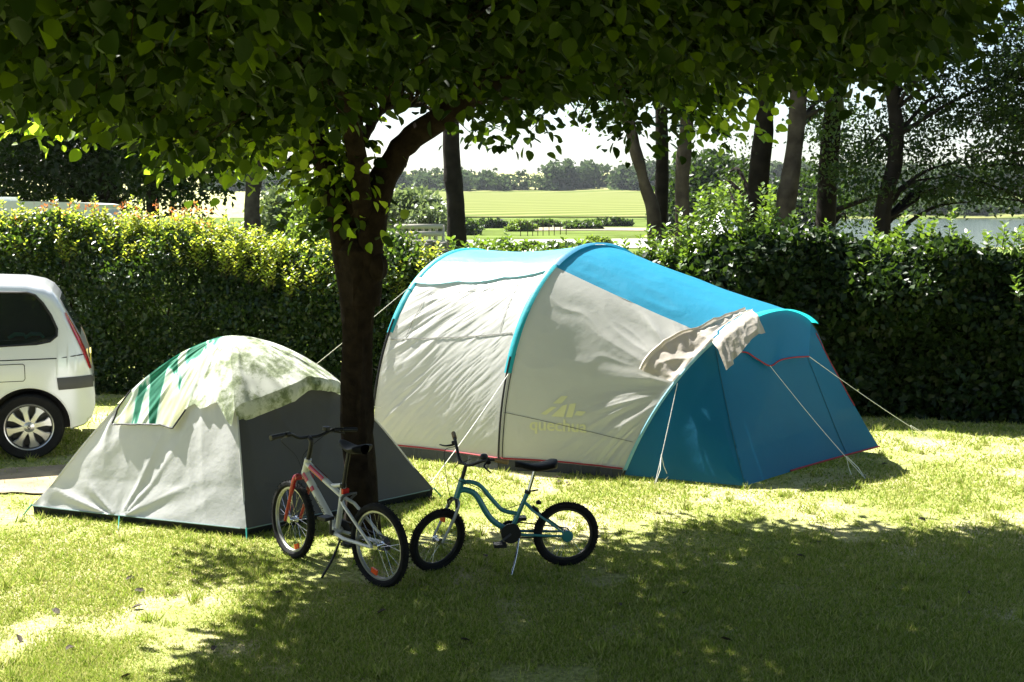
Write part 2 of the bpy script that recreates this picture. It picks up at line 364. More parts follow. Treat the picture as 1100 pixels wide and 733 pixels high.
# twig ends
cand = np.stack([rng.uniform(-4.4, 4.4, 46000), rng.uniform(1.4, 10.9, 46000)], 1)
f_ = foot(cand[:, 0], cand[:, 1])+.17*(fbm(cand[:, 0]*1.6, cand[:, 1]*1.6, 31, 3)-.5)*2
cand = cand[f_ < 1]; f_ = np.clip(f_[f_ < 1], 0, 1)
cb = cbot(cand[:, 0], cand[:, 1]); th_ = .4+2.3*(1-f_**2)
th_ = th_*np.where(cand[:, 1] > 7, np.clip((cand[:, 0]+4.4)/3.4, .15, 1), 1)
zc = cb+.12+th_*rng.random(len(cand))**1.25
TW = np.column_stack([cand, zc])
# keep the far rim a little higher where the photo shows sky under it
_bx = [-400, 0, 100, 150, 180, 250, 330, 350, 395, 430, 500, 560, 610, 640, 680, 720, 770, 800, 850, 880, 930, 985, 1010, 1040, 1052, 1500]
_by = [116, 120, 128, 145, 174, 168, 146, 134, 100, 88, 112, 122, 108, 94, 112, 100, 116, 100, 74, 66, 78, 66, 46, 14, -20, -50]
_px, _py = proj(TW); TW = TW[_py < np.interp(_px, _bx, _by)-14+rng.normal(0, 7, len(TW))]   # sky shows under this rim
TW = TW[rng.random(len(TW)) < np.where(TW[:, 1] > 7.6, np.clip((TW[:, 0]+4.9)/2.6, .3, 1), 1)]; _d = TW[:, 1]; TW = TW[(_d > 4.2) | (proj(TW)[1] < -60)]
TW = TW[rng.permutation(len(TW))[:7800]]
# extra drooping tips at the far-left and right rims
ex = []
for (px, py, yy_) in [(150, 120, 9.0), (190, 150, 9.0), (215, 165, 9.0), (250, 160, 9.0), (285, 150, 9.0), (310, 130, 9.4), (230, 140, 9.3), (120, 95, 9.3), (60, 90, 9.0), (20, 95, 9.2), (30, 115, 9.3), (75, 115, 9.2), (330, 145, 8.9),
                     (500, 135, 10.2), (520, 130, 10.0), (545, 125, 10.2), (570, 130, 10), (650, 115, 9.8), (690, 130, 9.6), (740, 125, 9.5), (780, 135, 9.4), (800, 110, 9.2), (840, 95, 9.0), (820, 75, 9.2), (700, 110, 9.3), (920, 75, 7.6), (960, 62, 7.4), (1000, 40, 7.3), (985, 20, 7.0), (900, 60, 7.8), (860, 50, 8),
                     (350, 150, 8.4), (345, 175, 8.4), (352, 200, 8.35), (362, 225, 8.3), (340, 165, 8.5), (358, 185, 8.3), (372, 160, 8.2), (355, 140, 8.3), (366, 205, 8.2)]:
    for q in range(3): ex.append(Q(px, py, yy_)+rng.normal(0, .09, 3))
TW = np.vstack([TW, ex])
tw = MB()
dd = None
for p in TW:
    i = np.argmin(((LP-p)**2).sum(1)+.3*np.maximum(LP[:, 2]-p[2], 0)); a = LP[i]; m_ = (a+p)/2+np.array([0, 0, .06])
    if np.linalg.norm(a-p) > 1.5: continue
    tw.tube([a, m_, p], [.009, .006, .003], 3, False)
K = 18
backlit = (TW[:, 0] < -1.3+.5*rng.standard_normal(len(TW))) & (TW[:, 1] > 7.7) & (TW[:, 2] < cbot(TW[:, 0], TW[:, 1])+.95)  # clusters where the sun shines through, given a brighter leaf colour
backlit |= (np.hypot(TW[:, 0]-1.75, TW[:, 1]-9.2) < .55) & (rng.random(len(TW)) < .8)
backlit &= rng.random(len(TW)) < .75
C = np.repeat(TW, K, 0); lit_lf = np.repeat(backlit, K); N = len(C)
off = rng.normal(0, 1, (N, 3))*np.array([.15, .15, .09]); C = C+off
out = unit(np.column_stack([C[:, 0]+.9, C[:, 1]-8, np.zeros(N)]))
D = unit(off*np.array([1, 1, .4]))*.8+out*.35+rng.normal(0, .35, (N, 3)); D[:, 2] -= .45
Nn = rng.normal(0, .45, (N, 3)); Nn[:, 2] += 1
Ls = rng.uniform(.055, .115, N)
leaves('crown', C[~lit_lf], D[~lit_lf], Nn[~lit_lf], Ls[~lit_lf], leafA, tree, w=.78, shape='round', fold=.22)
leafB = leafmat('backlit_broad_leaf', [(.04, .075, .010), (.07, .11, .015), (.10, .14, .02)], [(.28, .46, .015), (.40, .60, .02), (.52, .68, .05)], w=.5, rough=.5, spec=.15)  # sun glow through the rim leaves is put into this colour
leaves('backlit_leaves', C[lit_lf], D[lit_lf], Nn[lit_lf], Ls[lit_lf], leafB, tree, w=.78, shape='round', fold=.22)
mb = MB(); t = np.linspace(0, 1, len(trunkP)); rad = (.122-.008*np.sin(t*3.1)+.075*np.exp(-t*16)+.062*np.clip((t-.6)/.3, 0, 1)**1.5)*(1-.55*np.clip((t-.9)/.1, 0, 1))
mb.tube(trunkP, rad, 22, True)
V = mb.v[0]; ang = np.arctan2(V[:, 1]-8.45, V[:, 0]+1.12); rr = .010*np.sin(ang*5+V[:, 2]*1.4)+.016*(noise2(ang*3+9, V[:, 2]*3, 2)-.5)+.014*(noise2(ang*7+19, V[:, 2]*9, 4)-.5)
V[:, 0] += np.cos(ang)*rr; V[:, 1] += np.sin(ang)*rr
# burl on the right of the fork
for (c, s_) in (((-.97, 8.36, 2.02), .085),):
    th2 = np.linspace(0, math.pi, 9); A = np.array([[(c[0]+s_*math.sin(a)*math.cos(p_)*(.9+.2*math.sin(5*p_)), c[1]+s_*math.sin(a)*math.sin(p_), c[2]+1.3*s_*math.cos(a)) for p_ in np.linspace(0, 2*math.pi, 14)] for a in th2]); mb.grid(A)
mb.build('trunk', bark, tree, True, False)
mb = MB()
for P_, r_ in limbs: mb.tube(P_, r_*(1+.12*(noise2(P_[:, 0]*5, P_[:, 2]*5+P_[:, 1]*3, 8)-.5)), 12, True)
mb.build('branch', bark, tree, True, False)
tw.build('twigs', twigm, tree, False, False)

# ================================================================== HEDGES
def hedge(name, label, P0, P1, thick, hfn, n, size, mat, w, shoots, shoot_mat, stem_n=40):
    P0 = np.array(P0, float); P1 = np.array(P1, float); L = np.linalg.norm(P1-P0); d = (P1-P0)/L; q = np.array([-d[1], d[0]])
    root = empty(name, (*((P0+P1)/2), 0), 0, label, 'hedge')
    s = rng.random(n)*L; v = rng.random(n)
    # points biased to the faces, uneven face depth
    h = hfn(s)+(.42 if size < .09 else .6)*(fbm(s*1.3, s*0, 8, 3)-.5)
    z = v*h
    e = rng.random(n)**.55*np.where(rng.random(n) < .62, -1, 1)
    o_sh = np.sqrt(np.clip(1-(np.clip(z/h-.5, 0, 1)/.52)**2, .03, 1))
    bul = o_sh+(.45 if size < .09 else .8)*(fbm(s*1.1, z*1.3, 15, 3)-.5)*2
    o_ = e*thick/2*bul
    top = rng.random(n) < .16; 
    gap = fbm(s*2.6, z*2.6, 44, 2); keep = gap > (.32 if size < .09 else .20)-.12*rng.random(n)
    s, z, o_ = s[keep], z[keep], o_[keep]; n = len(s)
    C = np.column_stack([P0[0]+d[0]*s+q[0]*o_, P0[1]+d[1]*s+q[1]*o_, z])
    outv = np.column_stack([q[0]*np.sign(o_), q[1]*np.sign(o_), np.full(n, .25)])
    D = rng.normal(0, .7, (n, 3))+outv*.5; D[:, 2] -= .15
    Nn = outv+rng.normal(0, .6, (n, 3)); Nn[:, 2] += .5
    leaves('foliage', C, D, Nn, rng.uniform(.6, 1.15, n)*size, mat, root, w=w)
    # stems inside
    mb = MB()
    for k in range(stem_n):
        ss = rng.random()*L; oo = rng.normal(0, thick*.06); b0 = np.array([*(P0+d*ss+q*oo), 0]); tp = b0+np.array([rng.normal(0, .2), rng.normal(0, .04), float(hfn(np.array([ss]))[0])*.85])
        mb.tube([b0, (b0+tp)/2+rng.normal(0, .06, 3), tp], [.02, .014, .005], 5, False)
    mb.build('stem', twigm, root, False, False)
    # fresh shoots on top
    SC = []; SD = []; SL = []; sm = MB()
    for (ss, oo, hh) in shoots(L):
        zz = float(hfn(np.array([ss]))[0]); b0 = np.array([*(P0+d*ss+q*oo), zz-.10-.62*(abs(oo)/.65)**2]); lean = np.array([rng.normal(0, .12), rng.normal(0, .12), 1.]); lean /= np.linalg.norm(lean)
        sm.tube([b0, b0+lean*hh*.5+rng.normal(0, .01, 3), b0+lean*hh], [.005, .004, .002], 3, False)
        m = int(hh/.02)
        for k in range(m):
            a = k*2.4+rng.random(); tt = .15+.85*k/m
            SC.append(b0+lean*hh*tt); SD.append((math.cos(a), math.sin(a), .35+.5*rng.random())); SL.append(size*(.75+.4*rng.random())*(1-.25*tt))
    if SC:
        nn = np.tile([0, 0, 1.], (len(SC), 1))+rng.normal(0, .4, (len(SC), 3))
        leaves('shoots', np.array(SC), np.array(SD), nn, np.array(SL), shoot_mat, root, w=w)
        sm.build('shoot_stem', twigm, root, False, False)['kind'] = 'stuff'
    return root
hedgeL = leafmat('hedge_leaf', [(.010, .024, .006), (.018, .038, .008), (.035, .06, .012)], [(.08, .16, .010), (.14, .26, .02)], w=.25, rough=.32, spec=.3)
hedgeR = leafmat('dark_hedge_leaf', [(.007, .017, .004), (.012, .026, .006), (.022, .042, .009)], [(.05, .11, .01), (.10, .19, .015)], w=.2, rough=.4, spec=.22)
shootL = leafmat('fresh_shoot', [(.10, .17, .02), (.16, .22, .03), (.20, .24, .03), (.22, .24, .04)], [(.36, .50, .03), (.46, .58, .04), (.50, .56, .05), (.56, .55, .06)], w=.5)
shootR = leafmat('green_shoot', [(.05, .10, .015), (.09, .15, .02)], [(.14, .24, .02), (.26, .40, .03)], w=.36)
redm = leafmat('red_shoot', [(.20, .05, .02), (.26, .12, .03)], [(.60, .16, .05), (.62, .32, .06)], w=.5)
def hl(s): return np.interp(s, [0, 3, 5, 6.6, 7.6, 9.8], [2.3, 2.26, 2.22, 2.1, 1.82, 1.75])
def shL(L): return [(rng.random()*L, rng.uniform(-.56, .4), rng.uniform(.14, .34)*(1.6 if rng.random() < .1 else 1)) for k in range(1500)]
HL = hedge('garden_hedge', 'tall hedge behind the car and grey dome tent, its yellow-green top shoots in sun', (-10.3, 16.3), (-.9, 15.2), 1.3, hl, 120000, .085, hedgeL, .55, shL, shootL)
# reddish tips of the same hedge
SC = []; SD = []; SL = []
for k in range(60):
    c = Q(rng.normal(110, 60), 0, 15.9); c = np.array([c[0], 15.9+rng.normal(0, .3), 2.14+rng.uniform(0, .36)])
    for j in range(9):
        SC.append(c+rng.normal(0, .03, 3)); SD.append(rng.normal(0, .6, 3)+(0, 0, .8)); SL.append(.055)
leaves('shoots', np.array(SC), np.array(SD), rvec(len(SC)), np.array(SL), redm, HL, w=.5)['kind'] = 'stuff'; HL.children[-1]['label'] = 'orange-red new-growth tips on the left part of the hedge top'
def hr(s): return np.interp(s, [0, 1, 2.2, 3.0, 3.6, 5.5, 8, 12], [1.85, 1.7, 1.68, 1.85, 2.05, 2.05, 2.1, 2.1])
def shR(L):
    o_ = [(rng.random()*L, rng.normal(0, .3), rng.uniform(.15, .5)) for k in range(230)]
    o_ += [(rng.uniform(2.9, 4.1), rng.normal(0, .25), rng.uniform(.5, 1.05)) for k in range(26)]
    o_ += [(rng.uniform(0.2, 2.9), rng.normal(0, .25), rng.uniform(.35, .6)) for k in range(22)]
    return o_
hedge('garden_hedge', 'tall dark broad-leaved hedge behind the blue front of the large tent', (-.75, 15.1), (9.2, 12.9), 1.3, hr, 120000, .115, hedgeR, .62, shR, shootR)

# ================================================================== BACKGROUND TREES
bgl = {'dark': leafmat('dark_tree_leaf', [(.008, .018, .005), (.016, .030, .008)], [(.05, .10, .01), (.09, .17, .015)], w=.3, spec=.2),
       'mid': leafmat('tree_leaf', [(.016, .032, .008), (.03, .055, .012)], [(.10, .19, .015), (.18, .30, .03)], w=.35),
       'light': leafmat('light_tree_leaf', [(.06, .10, .02), (.10, .15, .03)], [(.22, .34, .03), (.32, .45, .05)], w=.4),
       'silver': leafmat('willow_leaf', [(.07, .10, .045), (.11, .14, .06)], [(.20, .28, .08), (.26, .34, .10)], w=.35)}
def clumps(blobs, ncl, per, spread):
    """blobs: (cx,cy,cz,rx,ry,rz); returns leaf centres grouped in loose clumps"""
    B = np.array(blobs, float); vol = B[:, 3]*B[:, 4]*B[:, 5]; idx = rng.choice(len(B), ncl, p=vol/vol.sum()); b = B[idx]
    d = rvec(ncl)*(rng.random((ncl, 1))**.42); P = b[:, :3]+d*b[:, 3:]
    C = np.repeat(P, per, 0)+rng.normal(0, 1, (ncl*per, 3))*np.array([1, 1, .6])*spread
    return P, C
def bgtree(name, label, trunk, r0, r1, blobs, ncl, per, spread, size, mat, bk, group=None, limbs_n=10, w=.55, base=None):
    trunk = catmull(trunk, 6); root = empty(name, (trunk[0][0], trunk[0][1], 0), 0, label, 'tree', group)
    mb = MB(); t = np.linspace(0, 1, len(trunk)); mb.tube(trunk, r0+(r1-r0)*t+r0*.35*np.exp(-t*12), 12, True)
    V = mb.v[0]; V += (noise2(V[:, 0]*9+V[:, 1]*5, V[:, 2]*3, 6)[:, None]-.5)*.05*np.array([1, 1, 0])
    mb.build('trunk', bk, root, True, False)
    if ncl:
        P, C = clumps(blobs, ncl, per, spread); n = len(C)
        D = rng.normal(0, 1, (n, 3)); D[:, 2] -= .3; Nn = rng.normal(0, .6, (n, 3)); Nn[:, 2] += .8
        leaves('crown', C, D, Nn, rng.uniform(.65, 1.2, n)*size, mat, root, w=w)
        br = MB()
        sel = P[rng.permutation(len(P))[:limbs_n*5]]
        for p in sel:
            k = int(np.clip(np.argmin(np.abs(trunk[:, 2]-(p[2]-.35*np.linalg.norm(p[:2]-trunk[-1][:2])))), 2, len(trunk)-1)); a = trunk[k]
            m_ = a*.45+p*.55+np.array([0, 0, .15])+rng.normal(0, .08, 3); ra = r1*.35+.01
            br.tube(catmull([a, m_, p], 4), np.linspace(ra, .008, 9), 5, False)
        br.build('branch', bk, root, True, False)
    return root
def tp(pts, Y):   # trunk centreline from photo columns, at depth Y
    return [Q(px, py, Y) for px, py in pts]
def tall(pts, Y, h=10.5):
    P = tp(pts, Y); P = [np.array([P[0][0]-(P[1][0]-P[0][0])*.3, Y, -.1])]+P; d = P[-1]-P[-2]; d /= d[2]
    P.append(P[-1]+d*max(h-P[-1][2], .5)*.6+rng.normal(0, .1, 3)*np.array([1, 1, 0])); return P
GT = 'tall trees behind the right hedge'
# px, depth, trunk px width, material, crown blobs in (px,py,rpx_x,rpx_y) at that depth (real spheres), label
def blob(px, py, rx, ry, Y, dep=None):
    c = Q(px, py, Y); s = Y/FPX; return (c[0], Y, c[2], rx*s, dep or rx*s, ry*s)
S_ = [
 ('tall_tree', 'dark trunk standing alone between the main tree fork and the large tent', [(491, 255), (489, 215), (485, 170), (483, 120)], 23, 22, bark3, [blob(480, -140, 90, 90, 23)], 120, 'mid'),
 ('tall_tree', 'leftmost of three slim trunks behind the large tent, leaning left', [(703, 245), (694, 205), (684, 165), (674, 125)], 20, 15, bark2, [blob(655, 128, 34, 30, 20, .8), blob(670, 60, 60, 40, 20), blob(660, -30, 110, 80, 20)], 260, 'mid'),
 ('tall_tree', 'dark middle one of three slim trunks behind the large tent', [(711, 245), (711, 190), (711, 130), (708, 60)], 21, 15, bark3, [blob(715, -40, 90, 70, 21)], 150, 'dark'),
 ('tall_tree', 'brown-grey rightmost of three slim trunks behind the large tent', [(733, 245), (733, 200), (736, 150), (742, 100)], 20, 18, bark2, [blob(760, 120, 40, 40, 20, .8), blob(760, -30, 100, 70, 20)], 200, 'mid'),
 ('tall_tree', 'thick dark trunk just left of the pale leaning trunk', [(808, 255), (814, 200), (820, 140), (826, 80)], 20, 25, bark3, [blob(800, -60, 110, 80, 20), blob(790, 170, 30, 50, 21, .7)], 240, 'dark'),
 ('tall_tree', 'pale grey trunk curving up from the hedge, right of the thick dark trunk', [(838, 265), (845, 215), (853, 160), (857, 100), (860, 50)], 19, 22, bark2, [blob(880, 120, 30, 60, 19.5, .8), blob(860, -50, 100, 70, 19)], 240, 'mid'),
 ('tall_tree', 'straight dark trunk in the middle of the right-hand trees', [(886, 265), (889, 200), (894, 130), (901, 60)], 20, 23, bark3, [blob(900, 215, 60, 34, 21, 1), blob(905, 150, 45, 45, 20.5, 1), blob(900, -40, 110, 80, 20)], 520, 'dark'),
 ('tall_tree', 'rightmost dark trunk, bent near the top and carrying lacy foliage', [(947, 260), (951, 215), (962, 165), (960, 110), (950, 60), (948, 20)], 18, 18, bark3, [blob(985, 150, 60, 60, 18.5, 1.2), blob(1000, 205, 75, 24, 18.5, 1), blob(930, 190, 40, 40, 18, 1), blob(1010, 70, 60, 60, 18, 1), blob(960, -40, 110, 70, 18)], 430, 'dark'),
]
for i, (nm, lb, pts, Y_, wpx, bk, bl, nc, mk) in enumerate(S_):
    r = wpx/2*Y_/FPX
    bgtree(nm, lb, tall(pts, Y_), r*1.02, r*.7, bl, nc, 34, .15, .085, bgl[mk], bk, GT)
# leafy tree at the right edge
bgtree('leafy_tree', 'leafy tree at the right edge of the picture with sky showing through its crown', [(9.2, 17.5, -.1), (9.0, 17.5, 3), (8.8, 17.4, 6), (8.6, 17.3, 9)], .16, .08,
       [blob(1070, 160, 60, 50, 17, 1.1), blob(1085, 90, 50, 60, 17.3, 1.2), blob(1100, 30, 60, 60, 17, 1.2), blob(1060, 205, 60, 22, 17.5, 1), blob(1110, 120, 60, 110, 17.5, 1.4)], 400, 34, .14, .085, bgl['dark'], bark3)
# dark trees far left behind the hedge
LT = [
 ('broad dark tree far behind the left end of the hedge', -15.5, 33, .3, [(-15.5, 33, 7, 5, 3.5, 5), (-14, 32, 3.6, 4, 2.5, 2.4)], 800),
 ('dark leafy tree behind the hedge, above the parked car', -10.8, 31, .28, [(-10.8, 31, 6.8, 3.6, 3, 4.6), (-11.8, 31, 3.4, 2.8, 2, 1.7)], 800),
 ('dark tree behind the hedge with a trunk showing left of the pale trunk', -9.0, 29, .2, [(-8.3, 29.5, 6.5, 2.6, 2.6, 3.9), (-8.2, 29, 3.4, 1.8, 1.5, 1.2)], 620),
]
for lb, x, y, r, bl, nc in LT:
    bgtree('dense_tree', lb, [(x, y, -.1), (x+.1, y, 3), (x-.1, y, 6), (x, y, 9)], r, r*.5, bl, nc, 40, .3, .18, bgl['dark'], bark3)
bgtree('tall_tree', 'pale brown trunk standing behind the lit hedge, left of the main tree', tall([(271, 232), (273, 195), (275, 150), (277, 110)], 26), .19, .15, [blob(262, 120, 50, 50, 27, 1.2), blob(285, 165, 20, 40, 26, .6), blob(270, 40, 80, 60, 27)], 420, 34, .22, .12, bgl['mid'], bark2)

# bushes and far trees
def bush(name, label, cat, blobs, ncl, per, spread, size, mat, group=None, stem=True):
    if cat == 'bush': blobs = [(x, y, float(gh(x, y))+rz*.75, rx, ry, rz*1.15) for x, y, z, rx, ry, rz in blobs]
    b0 = blobs[0]; root = empty(name, (b0[0], b0[1], 0), 0, label, cat, group)
    P, C = clumps(blobs, ncl, per, spread); C = C[C[:, 2] > gh(C[:, 0], C[:, 1])+.02]; n = len(C)
    D = rng.normal(0, 1, (n, 3)); Nn = rng.normal(0, .6, (n, 3)); Nn[:, 2] += .8
    leaves('foliage', C, D, Nn, rng.uniform(.65, 1.2, n)*size, mat, root, w=.55)
    mb = MB()
    for k in range(6):
        p = P[rng.integers(len(P))]; a = np.array([b0[0]+rng.normal(0, .2), b0[1]+rng.normal(0, .2), float(gh(b0[0], b0[1]))]); mb.tube([a, (a+p)/2, p], [.06, .04, .01], 5, False)
    mb.build('stem', bark3, root, False, False)
    return root
bush('garden_shrub', 'bright green upright shrub beyond the hedge, just left of the main trunk', 'shrub', [blob(345, 255, 26, 42, 17, .6), blob(338, 225, 16, 26, 17, .4)], 170, 40, .12, .09, bgl['light'])
bush('garden_shrub', 'shrub between the main trunk and the left side of the large tent', 'shrub', [blob(424, 300, 22, 50, 15.2, .5)], 130, 40, .12, .09, bgl['mid'])
bush('willow_tree', 'silvery green willow far behind the hedge, left of the main trunk', 'tree', [blob(312, 245, 26, 38, 50, 1.4), blob(297, 232, 16, 26, 50, 1)], 260, 40, .3, .28, bgl['silver'])
bush('willow_tree', 'rounded willow clump by the field, between the main tree and the lone dark trunk', 'tree', [blob(447, 228, 28, 22, 75, 2), blob(425, 226, 18, 18, 75, 1.6), blob(466, 236, 16, 12, 73, 1.4)], 260, 40, .4, .4, bgl['silver'])
bush('round_willow', 'round light green willow behind the white pointed tent', 'tree', [blob(795, 222, 26, 26, 80, 2)], 220, 40, .35, .4, bgl['light'])
bush('shore_bush', 'small round dark bush on the far bank above the large tent', 'bush', [blob(540, 246, 9, 10, 62, .6)], 60, 40, .14, .22, bgl['mid'])
bush('shore_bush', 'low loose bush on the far bank just right of the lone dark trunk', 'bush', [blob(522, 250, 14, 8, 60, .6)], 60, 40, .14, .2, bgl['light'])
bush('shore_bush', 'flat spreading bush on the far bank, rightmost above the large tent', 'bush', [blob(598, 256, 24, 5, 66, .6)], 70, 40, .14, .2, bgl['mid'])
for px, py, rx, ry, Yd, mk, lb in [(500, 242, 16, 9, 110, 'mid', 'low hedge bush at the field foot just right of the lone dark trunk'), (528, 238, 18, 5, 150, 'dark', 'dark low bush along the field edge, above the round shore bush'), (560, 240, 14, 6, 128, 'light', 'pale low bush at the left end of the thin posts'), (590, 236, 22, 4, 160, 'mid', 'flat bush line along the field edge behind the thin posts'), (628, 240, 18, 6, 140, 'mid', 'bush at the right end of the thin posts'), (655, 236, 22, 5, 165, 'dark', 'dark bush along the field edge left of the leaning slim trunk'), (640, 254, 16, 5, 80, 'light', 'pale bush on the near bank above the arch of the large tent'), (570, 257, 14, 4, 70, 'mid', 'small flat bush between two larger shore bushes'), (480, 248, 12, 10, 58, 'mid', 'bush beside the foot of the lone dark trunk')]:
    bush('field_bush', lb, 'bush', [blob(px, py, rx, ry, Yd, ry*Yd/FPX*1.5), blob(px+rx*.7, py, rx*.5, ry*.7, Yd+1, ry*Yd/FPX), blob(px-rx*.8, py, rx*.45, ry*.55, Yd-1, ry*Yd/FPX)], 110, 34, .018*ry*Yd/FPX*10, .0022*Yd+.06, bgl[mk], 'bushes at the foot of the field')
bush('dark_tree_clump', 'dark tree clump across the water, left of the thick dark trunk', 'tree', [blob(760, 205, 34, 34, 120, 4), blob(735, 225, 20, 18, 118, 3)], 420, 40, .9, .8, bgl['dark'])
bush('dark_tree_clump', 'dark tree clump across the water between the middle right-hand trunks', 'tree', [blob(865, 215, 34, 22, 130, 4)], 260, 40, .9, .8, bgl['dark'])
# far woodland on the hill and across the lake: one mass
far = leafmat('far_wood_leaf', [(.03, .055, .018), (.055, .085, .025)], [(.08, .13, .05), (.12, .18, .06)], w=.25, spec=.0)
BL = []
for k in range(260):
    px = rng.uniform(230, 1200); yb = rng.uniform(205, 212)
    Yd = rng.uniform(560, 600); hh = 12+9*noise2(np.array([px*.02]), np.array([1.]), 77)[0]+6*min(1, max(0, (px-540)/110))
    c = Q(px, 207, Yd); BL.append((c[0], Yd, c[2]+hh*.12, 5.5, 5, hh*.55*rng.uniform(.8, 1.15)))
P, C = clumps(BL, 9000, 14, 1.2); n = len(C); D = rng.normal(0, 1, (n, 3)); Nn = rng.normal(0, .5, (n, 3)); Nn[:, 2] += .7
tag(leaves('woodland', C, D, Nn, rng.uniform(1.4, 2.8, n), far, None, w=.8), 'wooded ridge along the skyline beyond the field', 'woodland', kind='stuff')
BL = []
for k in range(120):
    px = rng.uniform(800, 1180); Yd = rng.uniform(380, 420); c = Q(px, 224, Yd); BL.append((c[0], Yd, 2.5, 5, 4, rng.uniform(2.5, 5.5)))
P, C = clumps(BL, 2600, 14, .9); n = len(C); D = rng.normal(0, 1, (n, 3)); Nn = rng.normal(0, .5, (n, 3)); Nn[:, 2] += .7
tag(leaves('woodland', C, D, Nn, rng.uniform(1.0, 2.0, n), far, None, w=.8), 'line of trees on the far shore of the lake at right', 'woodland', kind='stuff')
yy = np.linspace(370, 520, 8); xx = np.linspace(60, 330, 30); Yp, Xp = np.meshgrid(yy, xx, indexing='ij')
tag(gridobj('far_bank', np.stack([Xp, Yp, -.6+8.5*np.clip((Yp-372)/140, 0, 1)**.8+.4*noise2(Xp*.02, Yp*.02)], -1), fm), kind='structure')

# ================================================================== LARGE TENT
grey_fab = fabric('pale_grey_polyester', (.50, .495, .465), (.57, .56, .50), w=.34, rough=.36, spec=.5, bump=.05)
roof_fab = fabric('turquoise_roof', (.14, .44, .54), (.10, .45, .62), w=.3, rough=.3, spec=.6, bump=.06)
blue_fab = fabric('bright_blue_roof', (.02, .26, .42), (.02, .30, .5), w=.3, rough=.42, spec=.6, bump=.06)
door_fab = fabric('petrol_blue_door', (.004, .115, .225), (.008, .17, .34), w=.3, rough=.5, spec=.4, bump=.05)
visor_fab = fabric('visor_blue', (.015, .22, .42), (.02, .28, .52), w=.35, rough=.45)
sleeve_m = fabric('teal_sleeve', (.01, .33, .40), (.02, .40, .45), w=.2, rough=.5)
red_m = plain('red_piping', (.3, .02, .025), .6)
dark_m = plain('dark_groundsheet', (.03, .035, .04), .7)
seam_m = plain('seam_tape', (.13, .13, .12), .7)
cord_m = plain('white_guy_cord', (.75, .75, .70), .6)
peg_m = plain('peg_steel', (.35, .35, .35), .35, .9)
BT = empty('tunnel_tent', (1.0, 11.2, 0), 0, 'large tunnel tent with pale grey sides, blue roof and petrol-blue front', 'tent')
class Hoop:
    def __init__(s, N, top, F, H, p=2.1):
        s.N = np.array(N, float); s.F = np.array(F, float); s.C = (s.N+s.F)/2; s.top = np.array(top, float); s.H = H; s.p = p; s.lean = s.top-s.C
    def at(s, phi):
        phi = np.asarray(phi, float); c = np.cos(phi); sn = np.sin(phi); a = np.sign(c)*np.abs(c)**(2/s.p); z = np.abs(sn)**(2/s.p)
        xy = s.C+(s.N-s.C)*a[..., None]+s.lean*(z[..., None])
        return np.concatenate([xy, (s.H*z)[..., None]], -1)
h1N = G(401, 487)[:2]; h2N = G(537, 505)[:2]; h3N = G(668, 514)[:2]
def mktop(N, px, py, dF):
    Y = N[1]+dF; T = Q(px, py, Y); return T
T1 = mktop(h1N, 503, 268, .95); T2 = mktop(h2N, 642, 263, .95)
H1 = Hoop(h1N, T1[:2], 2*T1[:2]-h1N, T1[2]); H2 = Hoop(h2N, T2[:2], 2*T2[:2]-h2N, T2[2], 2.15)
T3 = Q(835, 334, 11.0); H3 = Hoop(h3N, T3[:2], (3.05, 11.85), T3[2], 2.05)
PB1 = 1.02; PB2 = 1.12; PB3 = 1.0     # arc angle where roof colour starts
def lerp_panel(Ha, Hb, fa, fb, nu, nv, sag, disp):
    """fa/fb: (phi0,phi1) on each hoop"""
    u = np.linspace(0, 1, nu); v = np.linspace(0, 1, nv)
    A = Ha.at(fa[0]+(fa[1]-fa[0])*v); B = Hb.at(fb[0]+(fb[1]-fb[0])*v)
    P = A[None]*(1-u)[:, None, None]+B[None]*u[:, None, None]
    du = np.gradient(P, axis=0); dv = np.gradient(P, axis=1); Nn = unit(np.cross(dv, du))
    # orient normals outward
    cen = np.array([1.2, 12.0, .6]); flip = ((P-cen)*Nn).sum(-1).mean() < 0
    if flip: Nn = -Nn
    U, Vv = np.meshgrid(u, v, indexing='ij')
    env = np.sin(np.pi*U)
    sg = sag if np.isscalar(sag) else sag[0]+(sag[1]-sag[0])*Vv**2
    P = P-Nn*(sg*env)[..., None]+Nn*(disp(U, Vv)*np.clip(env*2.2, 0, 1)*np.clip((1-Vv)*8, .25, 1))[..., None]
    return P, Nn
def ridge(x, y, s): return 1-np.abs(2*noise2(x, y, s)-1)
def dispL(U, V):     # diagonal tension folds running up to the right
    a = U*1.35-V*1.9; b = U*1.9+V*1.35
    m = np.clip(fbm(U*3, V*3, 9, 2)*1.8-.5, 0, 1)
    return .026*(ridge(a*4.5+.6*noise2(U*3, V*3, 4), b*.9, 61)-.5)*m+.009*(ridge(a*11, b*1.6, 62)-.5)*m+.006*(ridge(a*27+2*noise2(U*5, V*5, 7), b*3, 66)-.5)
def dispR(U, V):     # folds fanning out from the porch hoop
    du = 1.12-U; dv = V-.62; ang = np.arctan2(dv*.9, du*1.9); rr = np.hypot(dv, du)
    k = np.exp(-((rr-.42)/.36)**2)
    return .042*k*(ridge(ang*5.2, rr*1.6, 71)-.5)+.024*k*(ridge(ang*12, rr*1.8, 72)-.5)+.006*(ridge(ang*22+noise2(U*6, V*6, 3), rr*4, 73)-.5)+.02*(fbm(U*2, V*2, 12, 2)-.5)
def dispRoof(U, V): return .010*(ridge(U*3+V*3, V*9, 81)-.5)+.012*(fbm(U*4, V*5, 83, 3)-.5)
ph0 = .02
PL, NL = lerp_panel(H1, H2, (ph0, PB1), (ph0, PB2), 150, 170, .05, dispL)
PR, NR = lerp_panel(H2, H3, (ph0, PB2), (ph0, PB3), 190, 190, (.07, .02), dispR)
